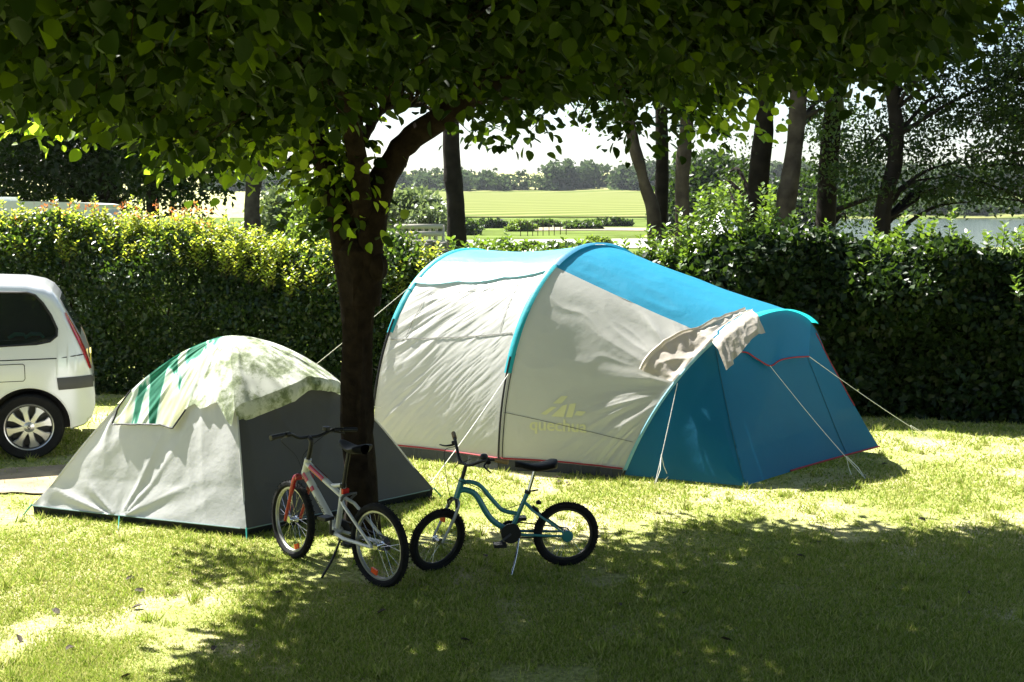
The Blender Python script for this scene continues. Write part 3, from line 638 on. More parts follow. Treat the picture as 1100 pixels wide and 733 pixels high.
gridobj('side_panel', PL, grey_fab, BT)['label'] = 'grey side panel with window flap'
prO = gridobj('side_panel', PR, grey_fab, BT); prO['label'] = 'grey side panel with pale emblem'
for (Ha, Hb, a, b_, m, nm) in ((H1, H2, (PB1, math.pi-PB1), (PB2, math.pi-PB2), roof_fab, 'roof_panel'), (H2, H3, (PB2, math.pi-PB2), (PB3, math.pi-PB3), blue_fab, 'roof_panel'),
                        (H1, H2, (math.pi-PB1, math.pi-ph0), (math.pi-PB2, math.pi-ph0), grey_fab, 'far_side_panel'), (H2, H3, (math.pi-PB2, math.pi-ph0), (math.pi-PB3, math.pi-ph0), grey_fab, 'far_side_panel')):
    P_, N_ = lerp_panel(Ha, Hb, a, b_, 90, 80, .05 if Ha is H1 or m is grey_fab else .02, dispRoof); gridobj(nm, P_, m, BT)
# end wall on the left
ph = np.linspace(ph0, math.pi-ph0, 60); A = H1.at(ph); gl = H1.at(np.array([ph0, math.pi-ph0])); ee = []
for k, a in enumerate(A):
    g_ = gl[0]*(1-k/59)+gl[1]*k/59+np.array([-.55*math.sin(math.pi*k/59), .3*math.sin(math.pi*k/59), 0]); g_[2] = .03
    ee.append([a*(1-t)+g_*t for t in np.linspace(0, 1, 30)])
gridobj('end_panel', np.array(ee), grey_fab, BT)
# front: loft from porch hoop to the ground corner points
K_ = np.append(G(800, 526)[:2], .03); R_ = np.append(G(944, 487)[:2], .06); Fb = H3.at(np.array([math.pi-ph0]))[0]
a1 = .98; a2 = 2.0
ph = np.linspace(ph0, math.pi-ph0, 150); A = H3.at(ph); tg = []
for p_ in ph:
    if p_ < a1: tg.append(K_+(H3.at(np.array([ph0]))[0]-K_)*(1-p_/a1)*.0)
    elif p_ < a2:
        t = (p_-a1)/(a2-a1); q_ = K_*(1-t)+R_*t; q_ = q_+np.array([.6, -.55, 0])*(-.035*math.sin(math.pi*t)); tg.append(q_)
    else: tg.append(R_)
tg = np.array(tg); tv = np.linspace(0, 1, 90)
FP = A[:, None]*(1-tv)[None, :, None]+tg[:, None]*tv[None, :, None]
du = np.gradient(FP, axis=0); dv = np.gradient(FP, axis=1); FN = unit(np.cross(du, dv)+1e-9); cc = ((FP-np.array([1.8, 11.6, .5]))*FN).sum(-1, keepdims=True); FN = np.where(cc < 0, -FN, FN)
PHg, Tg = np.meshgrid(ph, tv, indexing='ij')
w_env = np.clip(np.sin(np.pi*Tg)*1.6, 0, 1)*np.clip(np.sin(PHg), 0, 1)
dsp = (.016*(ridge(PHg*3.2, Tg*1.2, 91)-.5)+.02*(ridge(PHg*1.5+Tg*1.2, Tg*2.2-PHg, 92)-.5)+.018*(fbm(PHg*3, Tg*3, 93, 3)-.5))*w_env
dsp = dsp+.05*np.exp(-((PHg-.5)/.35)**2)*(ridge(PHg*3+Tg*4, Tg*.6, 95)-.5)*w_env*Tg
FP = FP+FN*dsp[..., None]-FN*(.03*w_env)[..., None]
fo = gridobj('front_panel', FP, door_fab, BT)
# seams on the front
i1 = int(np.argmin(np.abs(ph-a1)))
def seam(name, P, r, mat, n=5): return MB().tube(P, r, n, True).build(name, mat, BT, True, False)
seam('seam', FP[i1, ::3]+FN[i1, ::3]*.004, .004, plain('dark_blue_seam', (.005, .08, .14), .6))
i3 = int(np.argmin(np.abs(ph-1.75))); seam('seam', FP[i3, ::3]+FN[i3, ::3]*.004, .003, MATS['dark_blue_seam'])
# base red piping
e_ = FP[i1:int(np.argmin(np.abs(ph-a2)))+1, -1]
seam('piping', np.array([p+np.array([.004, -.006, .012]) for p in e_[len(e_)//3:]]), .009, red_m)
i2 = int(np.argmin(np.abs(ph-a2)))
seam('piping', FP[i2, 8:60]+FN[i2, 8:60]*.004, .005, red_m)
# sleeves over hoops
def sleeve(H, pa, pb, r, mat, name='pole_sleeve', off=.012, flat=1):
    P = H.at(np.linspace(pa, pb, 70)); c = np.append(H.C, .3); P = P+unit(P-c)*off; return MB().tube(P, r, 8, True).build(name, mat, BT, True, False)
def band(H, pa, pb, wd, mat, name, ax, off=.014, n=60):   # flat fabric band following the hoop
    P = H.at(np.linspace(pa, pb, n)); c = np.append(H.C, .3); o_ = unit(P-c); ax = np.array(ax); A = np.stack([P-ax*wd/2+o_*(off-.012), P-ax*wd*.2+o_*off, P+ax*wd*.2+o_*off, P+ax*wd/2+o_*(off-.012)], 1)
    return gridobj(name, A, mat, BT)
sleeve_b = fabric('blue_sleeve', (.01, .16, .28), (.01, .2, .32), w=.2, rough=.5)
axd = unit(np.append(h3N-h1N, 0))
band(H1, .62, math.pi-.5, .07, sleeve_m, 'pole_sleeve', axd); band(H2, .42, 1.12, .075, sleeve_m, 'pole_sleeve', axd, .02); band(H2, 1.12, math.pi-.5, .10, sleeve_b, 'pole_sleeve', axd, .02)
sleeve(H2, .0, .5, .010, black_plastic, 'pole', .02); sleeve(H1, .0, .7, .010, black_plastic, 'pole', .02); sleeve(H3, .0, 2.9, .010, black_plastic, 'pole', -.005)
band(H3, .05, 1.25, .035, fabric('pale_blue_edge', (.25, .55, .68), (.2, .5, .6), w=.3), 'edge_binding', axd, .012)
band(H3, 1.2, 2.05, .12, fabric('bright_teal', (.02, .50, .50), (.03, .6, .58), w=.35), 'pole_sleeve', axd, .018)
# visor over the door with a chevron lower edge
vp = [(760, 384), (797, 378), (812, 385), (827, 393), (838, 387), (852, 384), (869, 383)]; vdep = [10.62, 10.66, 10.68, 10.72, 10.78, 10.88, 11.02]
low = catmull([Q(x, y, d) for (x, y), d in zip(vp, vdep)], 6)
up = H3.at(np.linspace(1.12, 2.0, len(low)))+np.array([.01, -.01, .0])
vs = np.linspace(0, 1, 18)
VA = up[:, None]*(1-vs)[None, :, None]+low[:, None]*vs[None, :, None]
gridobj('visor', VA, visor_fab, BT); seam('piping', low+np.array([0, -.004, 0]), .007, red_m)
def on(PA, NA, uv, off=.006):
    out = []
    for u, v in uv:
        i = u*(PA.shape[0]-1); j = v*(PA.shape[1]-1); i0 = int(min(i, PA.shape[0]-2)); j0 = int(min(j, PA.shape[1]-2)); a = i-i0; b = j-j0
        out.append((PA[i0, j0]*(1-a)+PA[i0+1, j0]*a)*(1-b)+(PA[i0, j0+1]*(1-a)+PA[i0+1, j0+1]*a)*b+NA[i0, j0]*off)
    return np.array(out)
# valance scallops above window flap
vv = []
for k, u in enumerate(np.linspace(0, 1, 90)):
    i = min(int(u*149), 149); p = PL[i, -1]; nrm = NL[i, -1]; hgt = .07+.025*abs(math.sin(u*math.pi*3.0))
    vv.append(on(PL, NL, [(u, .9999-t*(.045+.02*abs(math.sin(u*math.pi*3.0)))) for t in np.linspace(0, 1, 8)], .022))
gridobj('valance', np.array(vv), fabric('valance_teal', (.03, .34, .40), (.04, .4, .46), w=.3), BT)
# seams of window flap and lower strip, zip, base strip
L60 = np.linspace(0, 1, 60)
seam('seam', on(PL, NL, [(u, .56) for u in .02+.93*L60]), .004, seam_m)
seam('seam', on(PL, NL, [(.13+.04*t, .57+.30*t) for t in L60]), .0022, seam_m)
seam('seam', on(PL, NL, [(.17+.74*u, .87) for u in L60]), .0022, seam_m)
seam('seam', on(PL, NL, [(.85-.03*t, .57+.30*t) for t in L60]), .0022, seam_m)
seam('seam', on(PR, NR, [(.01+.96*u, .20) for u in L60]), .0028, seam_m)
seam('zip', on(PR, NR, [(.02, .0+.46*t) for t in L60], .008), .005, black_plastic)
fl = on(PL, NL, [(0, 0)]*1)
def skirt(PA, NA, name, mat, h0, h1, off): 
    A = np.stack([PA[:, 0]+np.array([0, 0, h0])+NA[:, 0]*off*.6, PA[:, 0]*np.array([1, 1, 0])+np.array([0, 0, h1])+NA[:, 0]*off], 1); return gridobj(name, A, mat, BT)
for PA, NA in ((PL, NL), (PR, NR)):
    skirt(PA, NA, 'ground_skirt', dark_m, .05, .0, .03); seam('piping', PA[::4, 0]+np.array([0, 0, .06])+NA[::4, 0]*.012, .008, red_m)
# emblem and lettering on the side
bvh = BVHTree.FromPolygons([tuple(v.co) for v in prO.data.vertices], [tuple(p.vertices) for p in prO.data.polygons])
def onto(name, V2, F, mat, p0, ex, ez, parent, off=.006, bv=None):
    """V2 flat coords -> cast onto the tent side along its horizontal normal"""
    nrm = np.cross(ex, ez); nrm = nrm/np.linalg.norm(nrm); V = []
    if nrm[1] > 0: nrm = -nrm
    for x, y in V2:
        o_ = p0+ex*x+ez*y+nrm*.6; hit = (bv or bvh).ray_cast(Vector(o_), Vector(-nrm)); V.append(np.array(hit[0])+nrm*off if hit[0] is not None else o_-nrm*.6)
    return MB().add(V, F).build(name, mat, parent, False, False)
ybot = np.array(bvh.ray_cast(Vector((0, 0, CAMH)), Vector(ray(600, 450)))[0])
exv = unit(np.append(h3N-h2N, 0)); ezv = np.array([0, 0, 1.])
logo_m = plain('pale_yellow_print', (.58, .58, .36), .6)
def textmesh(s, size, thick=0):
    cu = bpy.data.curves.new('t', 'FONT'); cu.body = s; cu.size = size; cu.align_x = 'CENTER'; cu.offset = thick
    ob = bpy.data.objects.new('t', cu); col.objects.link(ob); dg = bpy.context.evaluated_depsgraph_get(); me = bpy.data.meshes.new_from_object(ob.evaluated_get(dg))
    V = [(v.co.x, v.co.y) for v in me.vertices]; F = [tuple(p.vertices) for p in me.polygons]; bpy.data.objects.remove(ob); return V, F
V2, F2 = textmesh('quechua', .155, .003); V2 = [(x*1.05, y) for x, y in V2]
onto('lettering', V2, F2, logo_m, ybot+np.array([0, 0, -.11]), exv, ezv, BT)
mt = [(-.2, .0), (-.09, .08), (0, .17), (.06, .20), (.10, .17), (.03, .10), (.05, .10), (.12, .15), (.16, .13), (.15, .06), (.24, .07), (.27, .04), (.16, .03), (.11, .015), (.08, .09), (-.02, .015), (-.06, .01), (.0, .1), (-.08, .04)]
polys = [[(-.17, .03), (-.07, .10), (-.02, .10), (-.12, .02)], [(-.06, .13), (.02, .20), (.08, .20), (.02, .13)], [(-.07, .01), (.03, .11), (.08, .13), (.05, .01)], [(.07, .01), (.10, .13), (.16, .14), (.14, .05), (.13, .01)], [(.15, .03), (.17, .07), (.26, .07), (.22, .03)]]
V2 = []; F2 = []
for p_ in polys: F2.append(tuple(range(len(V2), len(V2)+len(p_)))); V2 += p_
onto('emblem', V2, F2, logo_m, ybot+np.array([0, 0, .01]), exv, ezv, BT)
# guy ropes (part of the tent) with pegs
def guy(name, P, Gp, par, mat=cord_m, r=.0035, sag=.02, peg=True, slider=.8):
    P = np.array(P); Gp = np.array(Gp); t = np.linspace(0, 1, 14)[:, None]; L = P*(1-t)+Gp*t; L[:, 2] -= sag*np.sin(np.pi*t[:, 0])
    mb = MB().tube(L, r, 5, True)
    if slider:   # doubled cord and loose tail below the slider
        q_ = P*(1-slider)+Gp*slider; mb.tube([q_, q_+np.array([.02, -.02, -.10]), q_+np.array([.05, -.01, -.17]), q_+np.array([.03, 0, -.12])], r*.8, 4, True); mb.tube([q_, (q_+Gp)/2+np.array([.02, 0, .0]), Gp], r, 4, True)
    o_ = mb.build(name, mat, par, True, False)
    if peg:
        d = unit(Gp-P)*np.array([1, 1, 0]); MB().tube([Gp+np.array([0, 0, -.05]), Gp+d*.0+np.array([0, 0, .03]), Gp-d*.02+np.array([0, 0, .045]), Gp-d*.03+np.array([0, 0, .03])], .003, 6, True).build('peg', peg_m, o_, True, False)
guy('guy_rope', low[len(low)//2]+np.array([0, -.01, 0]), G(930, 515), BT)
guy('guy_rope', low[-1], G(1012, 480), BT, slider=.75)
guy('guy_rope', H3.at(np.array([.62]))[0]+np.array([.02, -.03, 0]), G(703, 522), BT, slider=.7)
guy('guy_rope', H2.at(np.array([.42]))[0]+np.array([0, -.03, 0]), G(462, 520), BT, slider=0)
guy('guy_rope', H1.at(np.array([.95]))[0]+np.array([-.02, -.03, 0]), (-3.1, 12.6, 0), BT, slider=0)
for p_ in (K_, R_): MB().tube([p_*np.array([1, 1, 0])+(0, 0, -.05), p_*np.array([1, 1, 0])+(0, -.02, .04), p_*np.array([1, 1, 0])+(0, -.05, .04)], .004, 6).build('peg', peg_m, BT, True, False)

# ---- garment draped over the porch hoop
cloth_m = fabric('beige_cloth', (.50, .455, .40), (.5, .44, .36), w=.25, rough=.85, spec=.1, bump=.12)
JK = empty('draped_garment', Q(760, 370, 10.6), 0, 'crumpled beige cloth draped over the front hoop of the large tent', 'cloth')
na, nb = 120, 70; pa = np.linspace(.60, 1.33, na); CA = []
for i, p_ in enumerate(pa):
    a = i/(na-1); h = H3.at(np.array([p_]))[0]
    back = .52*(.75+.25*math.sin(a*5+1))*(1-.7*max(0, a-.45)/.55)
    row = []
    jj = p_/PB3*189 if p_ < PB3 else 189
    for j, t in enumerate(np.linspace(0, 1, nb)):
        u = 1-back*t/2.3
        # point on the loft between hoop2 and hoop3, at the same relative height
        rel = p_/PB3
        if rel <= 1: q_ = on(PR, NR, [(u, rel)], .0)[0]; nn_ = NR[int(u*189), int(rel*189)]
        else:
            pp2 = PB2+(p_-PB3)*(math.pi-2*PB2)/(math.pi-2*PB3); A2 = H2.at(np.array([pp2]))[0]; q_ = A2*(1-u)+h*u-np.array([0, 0, .05*math.sin(math.pi*u)]); nn_ = np.array([-.1, -.5, .86])
        wr = .040*ridge(np.array([a*5.5+.9*t]), np.array([t*.9]), 5)[0]+.016*ridge(np.array([a*12-.8*t]), np.array([t*1.6]), 6)[0]+.004*noise2(np.array([a*24]), np.array([t*6.]), 8)[0]
        roll = .03*math.exp(-((t-.96)/.05)**2)+.035*math.exp(-(t/.12)**2)
        row.append(q_+nn_*(.018+wr+roll)+np.array([0, 0, .0]))
    CA.append(row)
CA0 = np.array(CA); pa0 = pa; gridobj('cloth_panel', CA0, cloth_m, JK)
CA = []; pa = np.linspace(.93, 1.30, 70)
for i, p_ in enumerate(pa):
    a = i/69; h = np.array([np.interp(p_, pa0, CA0[:, 0, c_]) for c_ in range(3)]); ln = .24-.06*a+.02*math.sin(a*7)
    row = []
    for t in np.linspace(0, 1, 40):
        wv = .03*ridge(np.array([a*5.5+.5*t]), np.array([t*.8]), 15)[0]+.015*ridge(np.array([a*13.]), np.array([t*2.]), 16)[0]
        f2 = min(1, t*6)
        row.append(h+np.array([.02+.08*t, -.06*f2-.13*t, -ln*t*1.0])+np.array([.5, -.8, .1])*wv*f2*min(1, t*4))
    CA.append(row)
gridobj('hanging_flap', np.array(CA), cloth_m, JK)

# ================================================================== DOME TENT
dgrey = fabric('light_grey_flysheet', (.62, .62, .61), (.58, .58, .54), w=.3, rough=.4, spec=.5, bump=.06)
ddark = fabric('dark_grey_door', (.065, .065, .062), (.07, .07, .065), w=.2, rough=.55, bump=.06)
DT = None
A_ = G(35, 553)[:2]; B_ = G(265, 579)[:2]; C_ = G(466, 535)[:2]; O_ = (A_+C_)/2; O_ = np.array([O_[0]+.03, O_[1]]); D_ = 2*O_-B_
HT = Q(248, 364, O_[1])[2]; APX = Q(248, 364, O_[1])[:2]
DT = empty('dome_tent', (*O_, 0), 0, 'light grey dome tent with dark front behind the white bicycle', 'tent')
def pole(P, t, p=1.38):   # t=0 base, 1 apex
    r_ = 1-t**1.0; P = np.asarray(P); ae = 1.64 if P is A_ or np.allclose(P, A_) else 1.98
    r_ = (1-t)**.8; z = 1-r_**ae
    xy = O_+(P-O_)*r_[..., None]+(APX-O_)*(z)[..., None]
    return np.concatenate([xy, (z*HT)[..., None]], -1)
def dpanel(Pa, Pb, n=120, m=120, sag=.035, kind=0):
    t = np.linspace(0, 1, m); s = np.linspace(0, 1, n)
    t = t**1.0; a = pole(Pa, t); b = pole(Pb, t); P = a[None]*(1-s)[:, None, None]+b[None]*s[:, None, None]
    P[..., 2] = P[..., 2]+.075*(1-np.clip(t*6, 0, 1))[None]*1.0
    du = np.gradient(P, axis=0); dv = np.gradient(P, axis=1); Nn = np.cross(du, dv); Nn = unit(Nn); Nn[:, -1] = (0, 0, 1)
    o_ = np.sign(((P[:, :m//2]-np.append(O_, .3))*Nn[:, :m//2]).sum(-1).mean()); Nn = Nn*o_; Nn[:, -1] = (0, 0, 1)
    S, T = np.meshgrid(s, t, indexing='ij'); env = np.sin(np.pi*S)*np.clip((1-T)*3, 0, 1)
    d = -sag*env
    ew = np.clip(np.minimum(S, 1-S)*14, 0, 1)*np.clip((1-T)*4, 0, 1)
    if kind == 0:   # folds running down from the apex and along the left edge, strain lines from the mid peg
        ang = np.arctan2(S-.42, T+.02); rr = np.hypot(S-.42, T)
        d = d+ew*(.014*(ridge(ang*3.5, rr*1.2, 31)-.5)*np.exp(-rr*1.2)*2+.03*np.exp(-(S/.13)**2)*(ridge(T*7+S*9, S*1.5, 33)-.5)+.010*(ridge(S*9+T*2, T*1.3, 34)-.5)+.010*(ridge((1-S)*12-T*5, T*2+S, 36)-.5)*np.exp(-((S-.9)/.2)**2)+.008*(fbm(S*7, T*7, 35, 3)-.5))
    else:
        d = d+ew*(.014*(ridge(S*5+T*2, T*1.5, 41+kind)-.5)+.012*(ridge(S*3-T*4, T*2, 47+kind)-.5)+.01*(fbm(S*6, T*6, 45, 3)-.5))
    return P+Nn*d[..., None], Nn
PAB, NAB = dpanel(A_, B_, kind=0); PBC, NBC = dpanel(B_, C_, kind=1); PCD, NCD = dpanel(C_, D_, kind=2); PDA, NDA = dpanel(D_, A_, kind=3)
gridobj('side_panel', PAB, dgrey, DT); gridobj('door_panel', PBC, ddark, DT); gridobj('side_panel', PCD, dgrey, DT); gridobj('side_panel', PDA, dgrey, DT)
for PA, NA in ((PAB, NAB), (PBC, NBC), (PCD, NCD), (PDA, NDA)):
    bot = PA[:, 0]; A = np.stack([bot-NA[:, 0]*.02+np.array([0, 0, .01]), bot*np.array([1, 1, 0])-NA[:, 0]*np.array([1, 1, 0])*.05+np.array([0, 0, -.01])], 1); gridobj('groundsheet_wall', A, plain('black_groundsheet', (.015, .017, .02), .5) if 'black_groundsheet' not in MATS else MATS['black_groundsheet'], DT)
    MB().tube(bot[::4]+NA[::4, 0]*.003, .005, 5).build('hem', fabric('pale_hem', (.3, .42, .42), (.3, .4, .4)) if 'pale_hem' not in MATS else MATS['pale_hem'], DT, True, False)
for P_ in (A_, B_, C_, D_):
    q_ = pole(P_, np.linspace(0, .97, 40)); q_[:, 2] += .006; MB().tube(q_[2:], .008, 6).build('pole_seam', dgrey, DT, True, False)
    p0 = np.append(P_, 0); d = unit(np.append(P_-O_, 0)); MB().tube([p0+(0, 0, .085), p0+d*.03+(0, 0, .05), p0+d*.07+(0, 0, .0)], .006, 5).build('peg_loop', plain('green_webbing', (.02, .25, .2), .6) if 'green_webbing' not in MATS else MATS['green_webbing'], DT, True, False)
gs = PAB[int(.42*119), 0]; guy('guy_rope', gs, G(127, 572), DT, MATS['green_webbing'], .003, 0, True, 0)
guy('guy_rope', pole(D_, np.array([.55]))[0]+(0, 0, .02), (-1.6, 13.2, 0), DT, cord_m, .003, .01, True, 0)
guy('guy_rope', pole(D_, np.array([.5]))[0]+(0, 0, .02), (-.2, 13.0, 0), DT, cord_m, .003, .01, True, 0)

# ---- printed sheet draped over the top of the dome
pmx, n, b = _new('printed_sheet')
tc = n.nodes.new('ShaderNodeTexCoord')
t = n.nodes.new('ShaderNodeTexNoise'); t.inputs['Scale'].default_value = 4.5; t.inputs['Detail'].default_value = 9; t.inputs['Roughness'].default_value = .72
n.links.new(tc.outputs['Object'], t.inputs[0])
r = n.nodes.new('ShaderNodeValToRGB'); e = r.color_ramp.elements; e[0].position = .35; e[0].color = (.06, .085, .04, 1); e[1].position = .56; e[1].color = (.74, .76, .68, 1); q_ = e.new(.45); q_.color = (.28, .33, .19, 1)
n.links.new(t.outputs[0], r.inputs[0]); n.links.new(r.outputs[0], b.inputs['Base Color']); b.inputs['Roughness'].default_value = .8
add_translucent(n, b, r.outputs[0], None, .25)
pst, n, b = _new('striped_sheet'); tc = n.nodes.new('ShaderNodeTexCoord')
t = n.nodes.new('ShaderNodeTexNoise'); t.inputs['Scale'].default_value = 1.6; t.inputs['Detail'].default_value = 3; t.inputs['Distortion'].default_value = .6
mp = n.nodes.new('ShaderNodeMapping'); mp.inputs['Rotation'].default_value = (0, R(35), R(20)); mp.inputs['Scale'].default_value = (4.6, .9, 1.1); n.links.new(tc.outputs['Object'], mp.inputs[0]); n.links.new(mp.outputs[0], t.inputs[0])
r = n.nodes.new('ShaderNodeValToRGB'); e = r.color_ramp.elements; e[0].position = .43; e[0].color = (.02, .2, .12, 1); e[1].position = .475; e[1].color = (.66, .78, .74, 1); q_ = e.new(.64); q_.color = (.72, .72, .45, 1); q_ = e.new(.455); q_.color = (.10, .46, .32, 1)
n.links.new(t.outputs[0], r.inputs[0]); n.links.new(r.outputs[0], b.inputs['Base Color']); b.inputs['Roughness'].default_value = .8
add_translucent(n, b, r.outputs[0], None, .25)
SH = empty('printed_sheet', (APX[0], APX[1], HT), 0, 'white sheet with green stripes and leafy print draped over the top of the dome tent', 'sheet')
def cover(PA, NA, tb, mat, name, n=110, off=.02, ext=None):
    """drape over panel PA from the apex down to t=tb(s)"""
    rows = []
    for s in np.linspace(0, 1, n):
        t0 = tb(s); row = []
        for q in np.linspace(0, 1, 60):
            t = 1-(1-t0)*q; p = on(PA, NA, [(s, min(t, .9999))], 0)[0]; nn = NA[int(s*119), int(min(t, .98)*119)]
            fold = .018*ridge(np.array([s*11+2.*q*0]), np.array([q*1.2]), 51)[0]*q+.008*noise2(np.array([s*30.]), np.array([q*5.]), 52)[0]
            row.append(p+nn*(off+fold)+(np.array([0, 0, .0])))
        rows.append(row)
    return np.array(rows)
tbAB = lambda s: float(np.interp(s, [0, .04, .10, .45, .55, .60, .66, .72, .86, .97, 1], [.60, .50, .42, .42, .40, .50, .52, .49, .52, .40, .48]))
S1 = cover(PAB, NAB, tbAB, pst, 'sheet_panel')
k_ = int(110*.60)
gridobj('striped_part', S1[:k_+1], pst, SH)['label'] = 'green and white striped part'
gridobj('printed_part', S1[k_:], pmx, SH)
MB().tube(S1[:k_, -1], .007, 5).build('hem', black_plastic, SH, True, False)
tbBC = lambda s: float(np.interp(s, [0, .5, 1], [.50, .60, .55]))
S2 = cover(PBC, NBC, tbBC, pmx, 'x', off=.02)
# pull the sheet outwards over the door so that it forms an eave, then let a flap hang
for i in range(14): S2[i] += (S1[-1]-S2[0])*(1-i/14)**2
Sn = np.linspace(0, 1, 110); outd = unit(np.append((B_+C_)/2-O_, 0))
for i in range(110):
    e1 = math.sin(math.pi*min(max(Sn[i], 0), 1))
    for j in range(60):
        q = j/59; S2[i, j] += outd*(.22*e1*q**1.5)+np.array([0, 0, .05*e1*q])
gridobj('printed_part', S2, pmx, SH)
fl_ = []
for i in range(110):
    e1 = math.sin(math.pi*Sn[i]); p = S2[i, -1]; ln = .11+.02*math.sin(Sn[i]*6)+.03*noise2(np.array([Sn[i]*4]), np.array([0.]), 9)[0]
    fl_.append([p+np.array([0, 0, -ln*t])+outd*(.02*math.sin(t*2.5)+.02*(ridge(np.array([Sn[i]*7]), np.array([t]), 3)[0]-.5)*t) for t in np.linspace(0, 1, 12)])
gridobj('hanging_flap', np.array(fl_), pmx, SH)
tbo = lambda s: .52
gridobj('printed_part', cover(PCD, NCD, tbo, pmx, 'x'), pmx, SH); gridobj('striped_part', cover(PDA, NDA, tbo, pst, 'x'), pst, SH)

# ================================================================== CAR
CARP = G(33, 494)[:2]; CA_ = R(20)
car = empty('parked_car', (CARP[0], CARP[1], 0), CA_, 'silver-white family car with black side strip, parked at the left behind the dome tent', 'car')
prof_top = [(-3.72, .60), (-3.70, .72), (-3.6, .86), (-3.3, .97), (-2.9, 1.06), (-2.55, 1.13), (-2.1, 1.40), (-1.7, 1.60), (-1.3, 1.69), (-.8, 1.735), (-.3, 1.745), (.0, 1.73), (.17, 1.69), (.25, 1.64), (.30, 1.57), (.36, 1.45), (.43, 1.31), (.49, 1.18), (.54, 1.05), (.575, .92), (.60, .80), (.615, .68), (.617, .60)]
prof_bot = [(-3.72, .50), (-3.70, .34), (-3.5, .24), (-3.2, .22), (.2, .23), (.35, .25), (.50, .29), (.58, .36), (.612, .46), (.617, .55)]
ptx, ptz = zip(*prof_top); pbx, pbz = zip(*prof_bot)
def ztop(x): return float(np.interp(x, ptx, ptz))
def zbot(x): return float(np.interp(x, pbx, pbz))
def hw(x, z):
    w = .885
    w -= .015*abs(z-.62)**1.5
    if z > .98: w -= .15*((z-.98)/.75)**1.15+.012
    if x > .0: w -= .16*(x/.62)**3.2
    if x < -2.9: w -= .26*((-2.9-x)/.82)**2.2
    return w
def sidey(x, z, r=.10):
    zt = ztop(x); w = hw(x, z); r = min(r, (zt-zbot(x))*.45)
    if z > zt-r: w = w-r+math.sqrt(max(r*r-(z-zt+r)**2, 0))
    return w
secx = np.unique(np.concatenate([np.linspace(-3.72, -3.3, 14), np.linspace(-3.3, -.1, 70), np.linspace(-.1, .25, 16), np.linspace(.25, .56, 30), np.linspace(.56, .617, 16)]))
V = []; F = []; NS = 46
for x in secx:
    zt = ztop(x); zb = zbot(x); half = []
    hgt = zt-zb; zz = zb+hgt*(1-np.cos(np.linspace(0, math.pi, 20)))/2
    half.append((0, zb)); half.append((hw(x, zb)*.8, zb))
    for z in zz[1:]: 
        y = sidey(x, z) if z > zb+.02 else hw(x, z)*.93
        half.append((y, z))
    ye = half[-1][0]
    for q in (.7, .35): half.append((ye*q, zt+.012*(1-q*q)*min(1, hgt)))
    half.append((0, zt+.012*min(1, hgt)))
    ring = [(-y, z) for y, z in half]+[(y, z) for y, z in half[-2:0:-1]]
    V += [(x, y, z) for y, z in ring]
NR_ = len(ring)
for i in range(len(secx)-1):
    for j in range(NR_): k = (j+1) % NR_; F.append((i*NR_+j, i*NR_+k, (i+1)*NR_+k, (i+1)*NR_+j))
F.append(tuple(range(NR_))[::-1]); F.append(tuple((len(secx)-1)*NR_+j for j in range(NR_)))
body = MB().add(V, F).build('body', white_paint, car)
body.data.materials.append(black_plastic)
def prism(poly, y0, y1):
    n_ = len(poly); V = [(x, y0, z) for x, z in poly]+[(x, y1, z) for x, z in poly]; F = [tuple(range(n_)), tuple(range(2*n_-1, n_-1, -1))]+[(i, i+n_, (i+1) % n_+n_, (i+1) % n_) for i in range(n_)]
    m = MB().add(V, F); return m
winR = [(-1.12, 1.10), (.10, 1.13), (.22, 1.15), (.285, 1.20), (.29, 1.27), (.24, 1.40), (.17, 1.52), (.10, 1.60), (.03, 1.625), (-.5, 1.64), (-1.12, 1.63)]
winF = [(-2.2, 1.10), (-1.2, 1.10), (-1.2, 1.62), (-1.55, 1.59), (-1.8, 1.48), (-2.15, 1.24)]
cut = MB()
for sgn in (-1, 1):
    for w_ in (winR, winF):
        m = prism(w_, sgn*.45, sgn*1.1); cut.add(np.concatenate(m.v), m.f)
    for xc in (0, -2.8):
        arc = [(xc+.375*math.cos(a), .325+.385*math.sin(a)) for a in np.linspace(0, math.pi, 30)]+[(xc-.375, .1), (xc+.375, .1)]
        m = prism(arc, sgn*.58, sgn*1.2); cut.add(np.concatenate(m.v), m.f)
cut.v = [np.concatenate(cut.v)]
cuto = cut.build('cut', black_plastic, car, False)
autosmooth(cuto.data)
md = body.modifiers.new('b', 'BOOLEAN'); md.operation = 'DIFFERENCE'; md.solver = 'EXACT'; md.object = cuto
try: md.material_mode = 'TRANSFER'
except Exception: pass
bpy.context.view_layer.update(); dg = bpy.context.evaluated_depsgraph_get()
nm_ = bpy.data.meshes.new_from_object(body.evaluated_get(dg)); body.modifiers.clear(); body.data = nm_; bpy.data.objects.remove(cuto)
autosmooth(body.data, 32)
def spatch(xz, off=.004, sgn=-1):   # patch following the car side; xz array (a,b,2)
    A = np.array([[(x, sgn*(sidey(x, z)+off), z) for x, z in row] for row in xz]); return A
def gl(A, mat, name, par): m = MB().grid(A); return m.build(name, mat, par)
def poly_patch(poly, off, sgn, nz=14, nx=24):
    # horizontal slices of a polygon
    poly = np.array(poly); z0, z1 = poly[:, 1].min()+.001, poly[:, 1].max()-.001; rows = []
    for z in np.linspace(z0, z1, nz):
        xs_ = []
        for i in range(len(poly)):
            a, b2 = poly[i], poly[(i+1) % len(poly)]
            if (a[1]-z)*(b2[1]-z) <= 0 and abs(a[1]-b2[1]) > 1e-9: xs_.append(a[0]+(b2[0]-a[0])*(z-a[1])/(b2[1]-a[1]))
        xa, xb = min(xs_), max(xs_); rows.append([(xa+(xb-xa)*t, z) for t in np.linspace(0, 1, nx)])
    return spatch(rows, off, sgn)
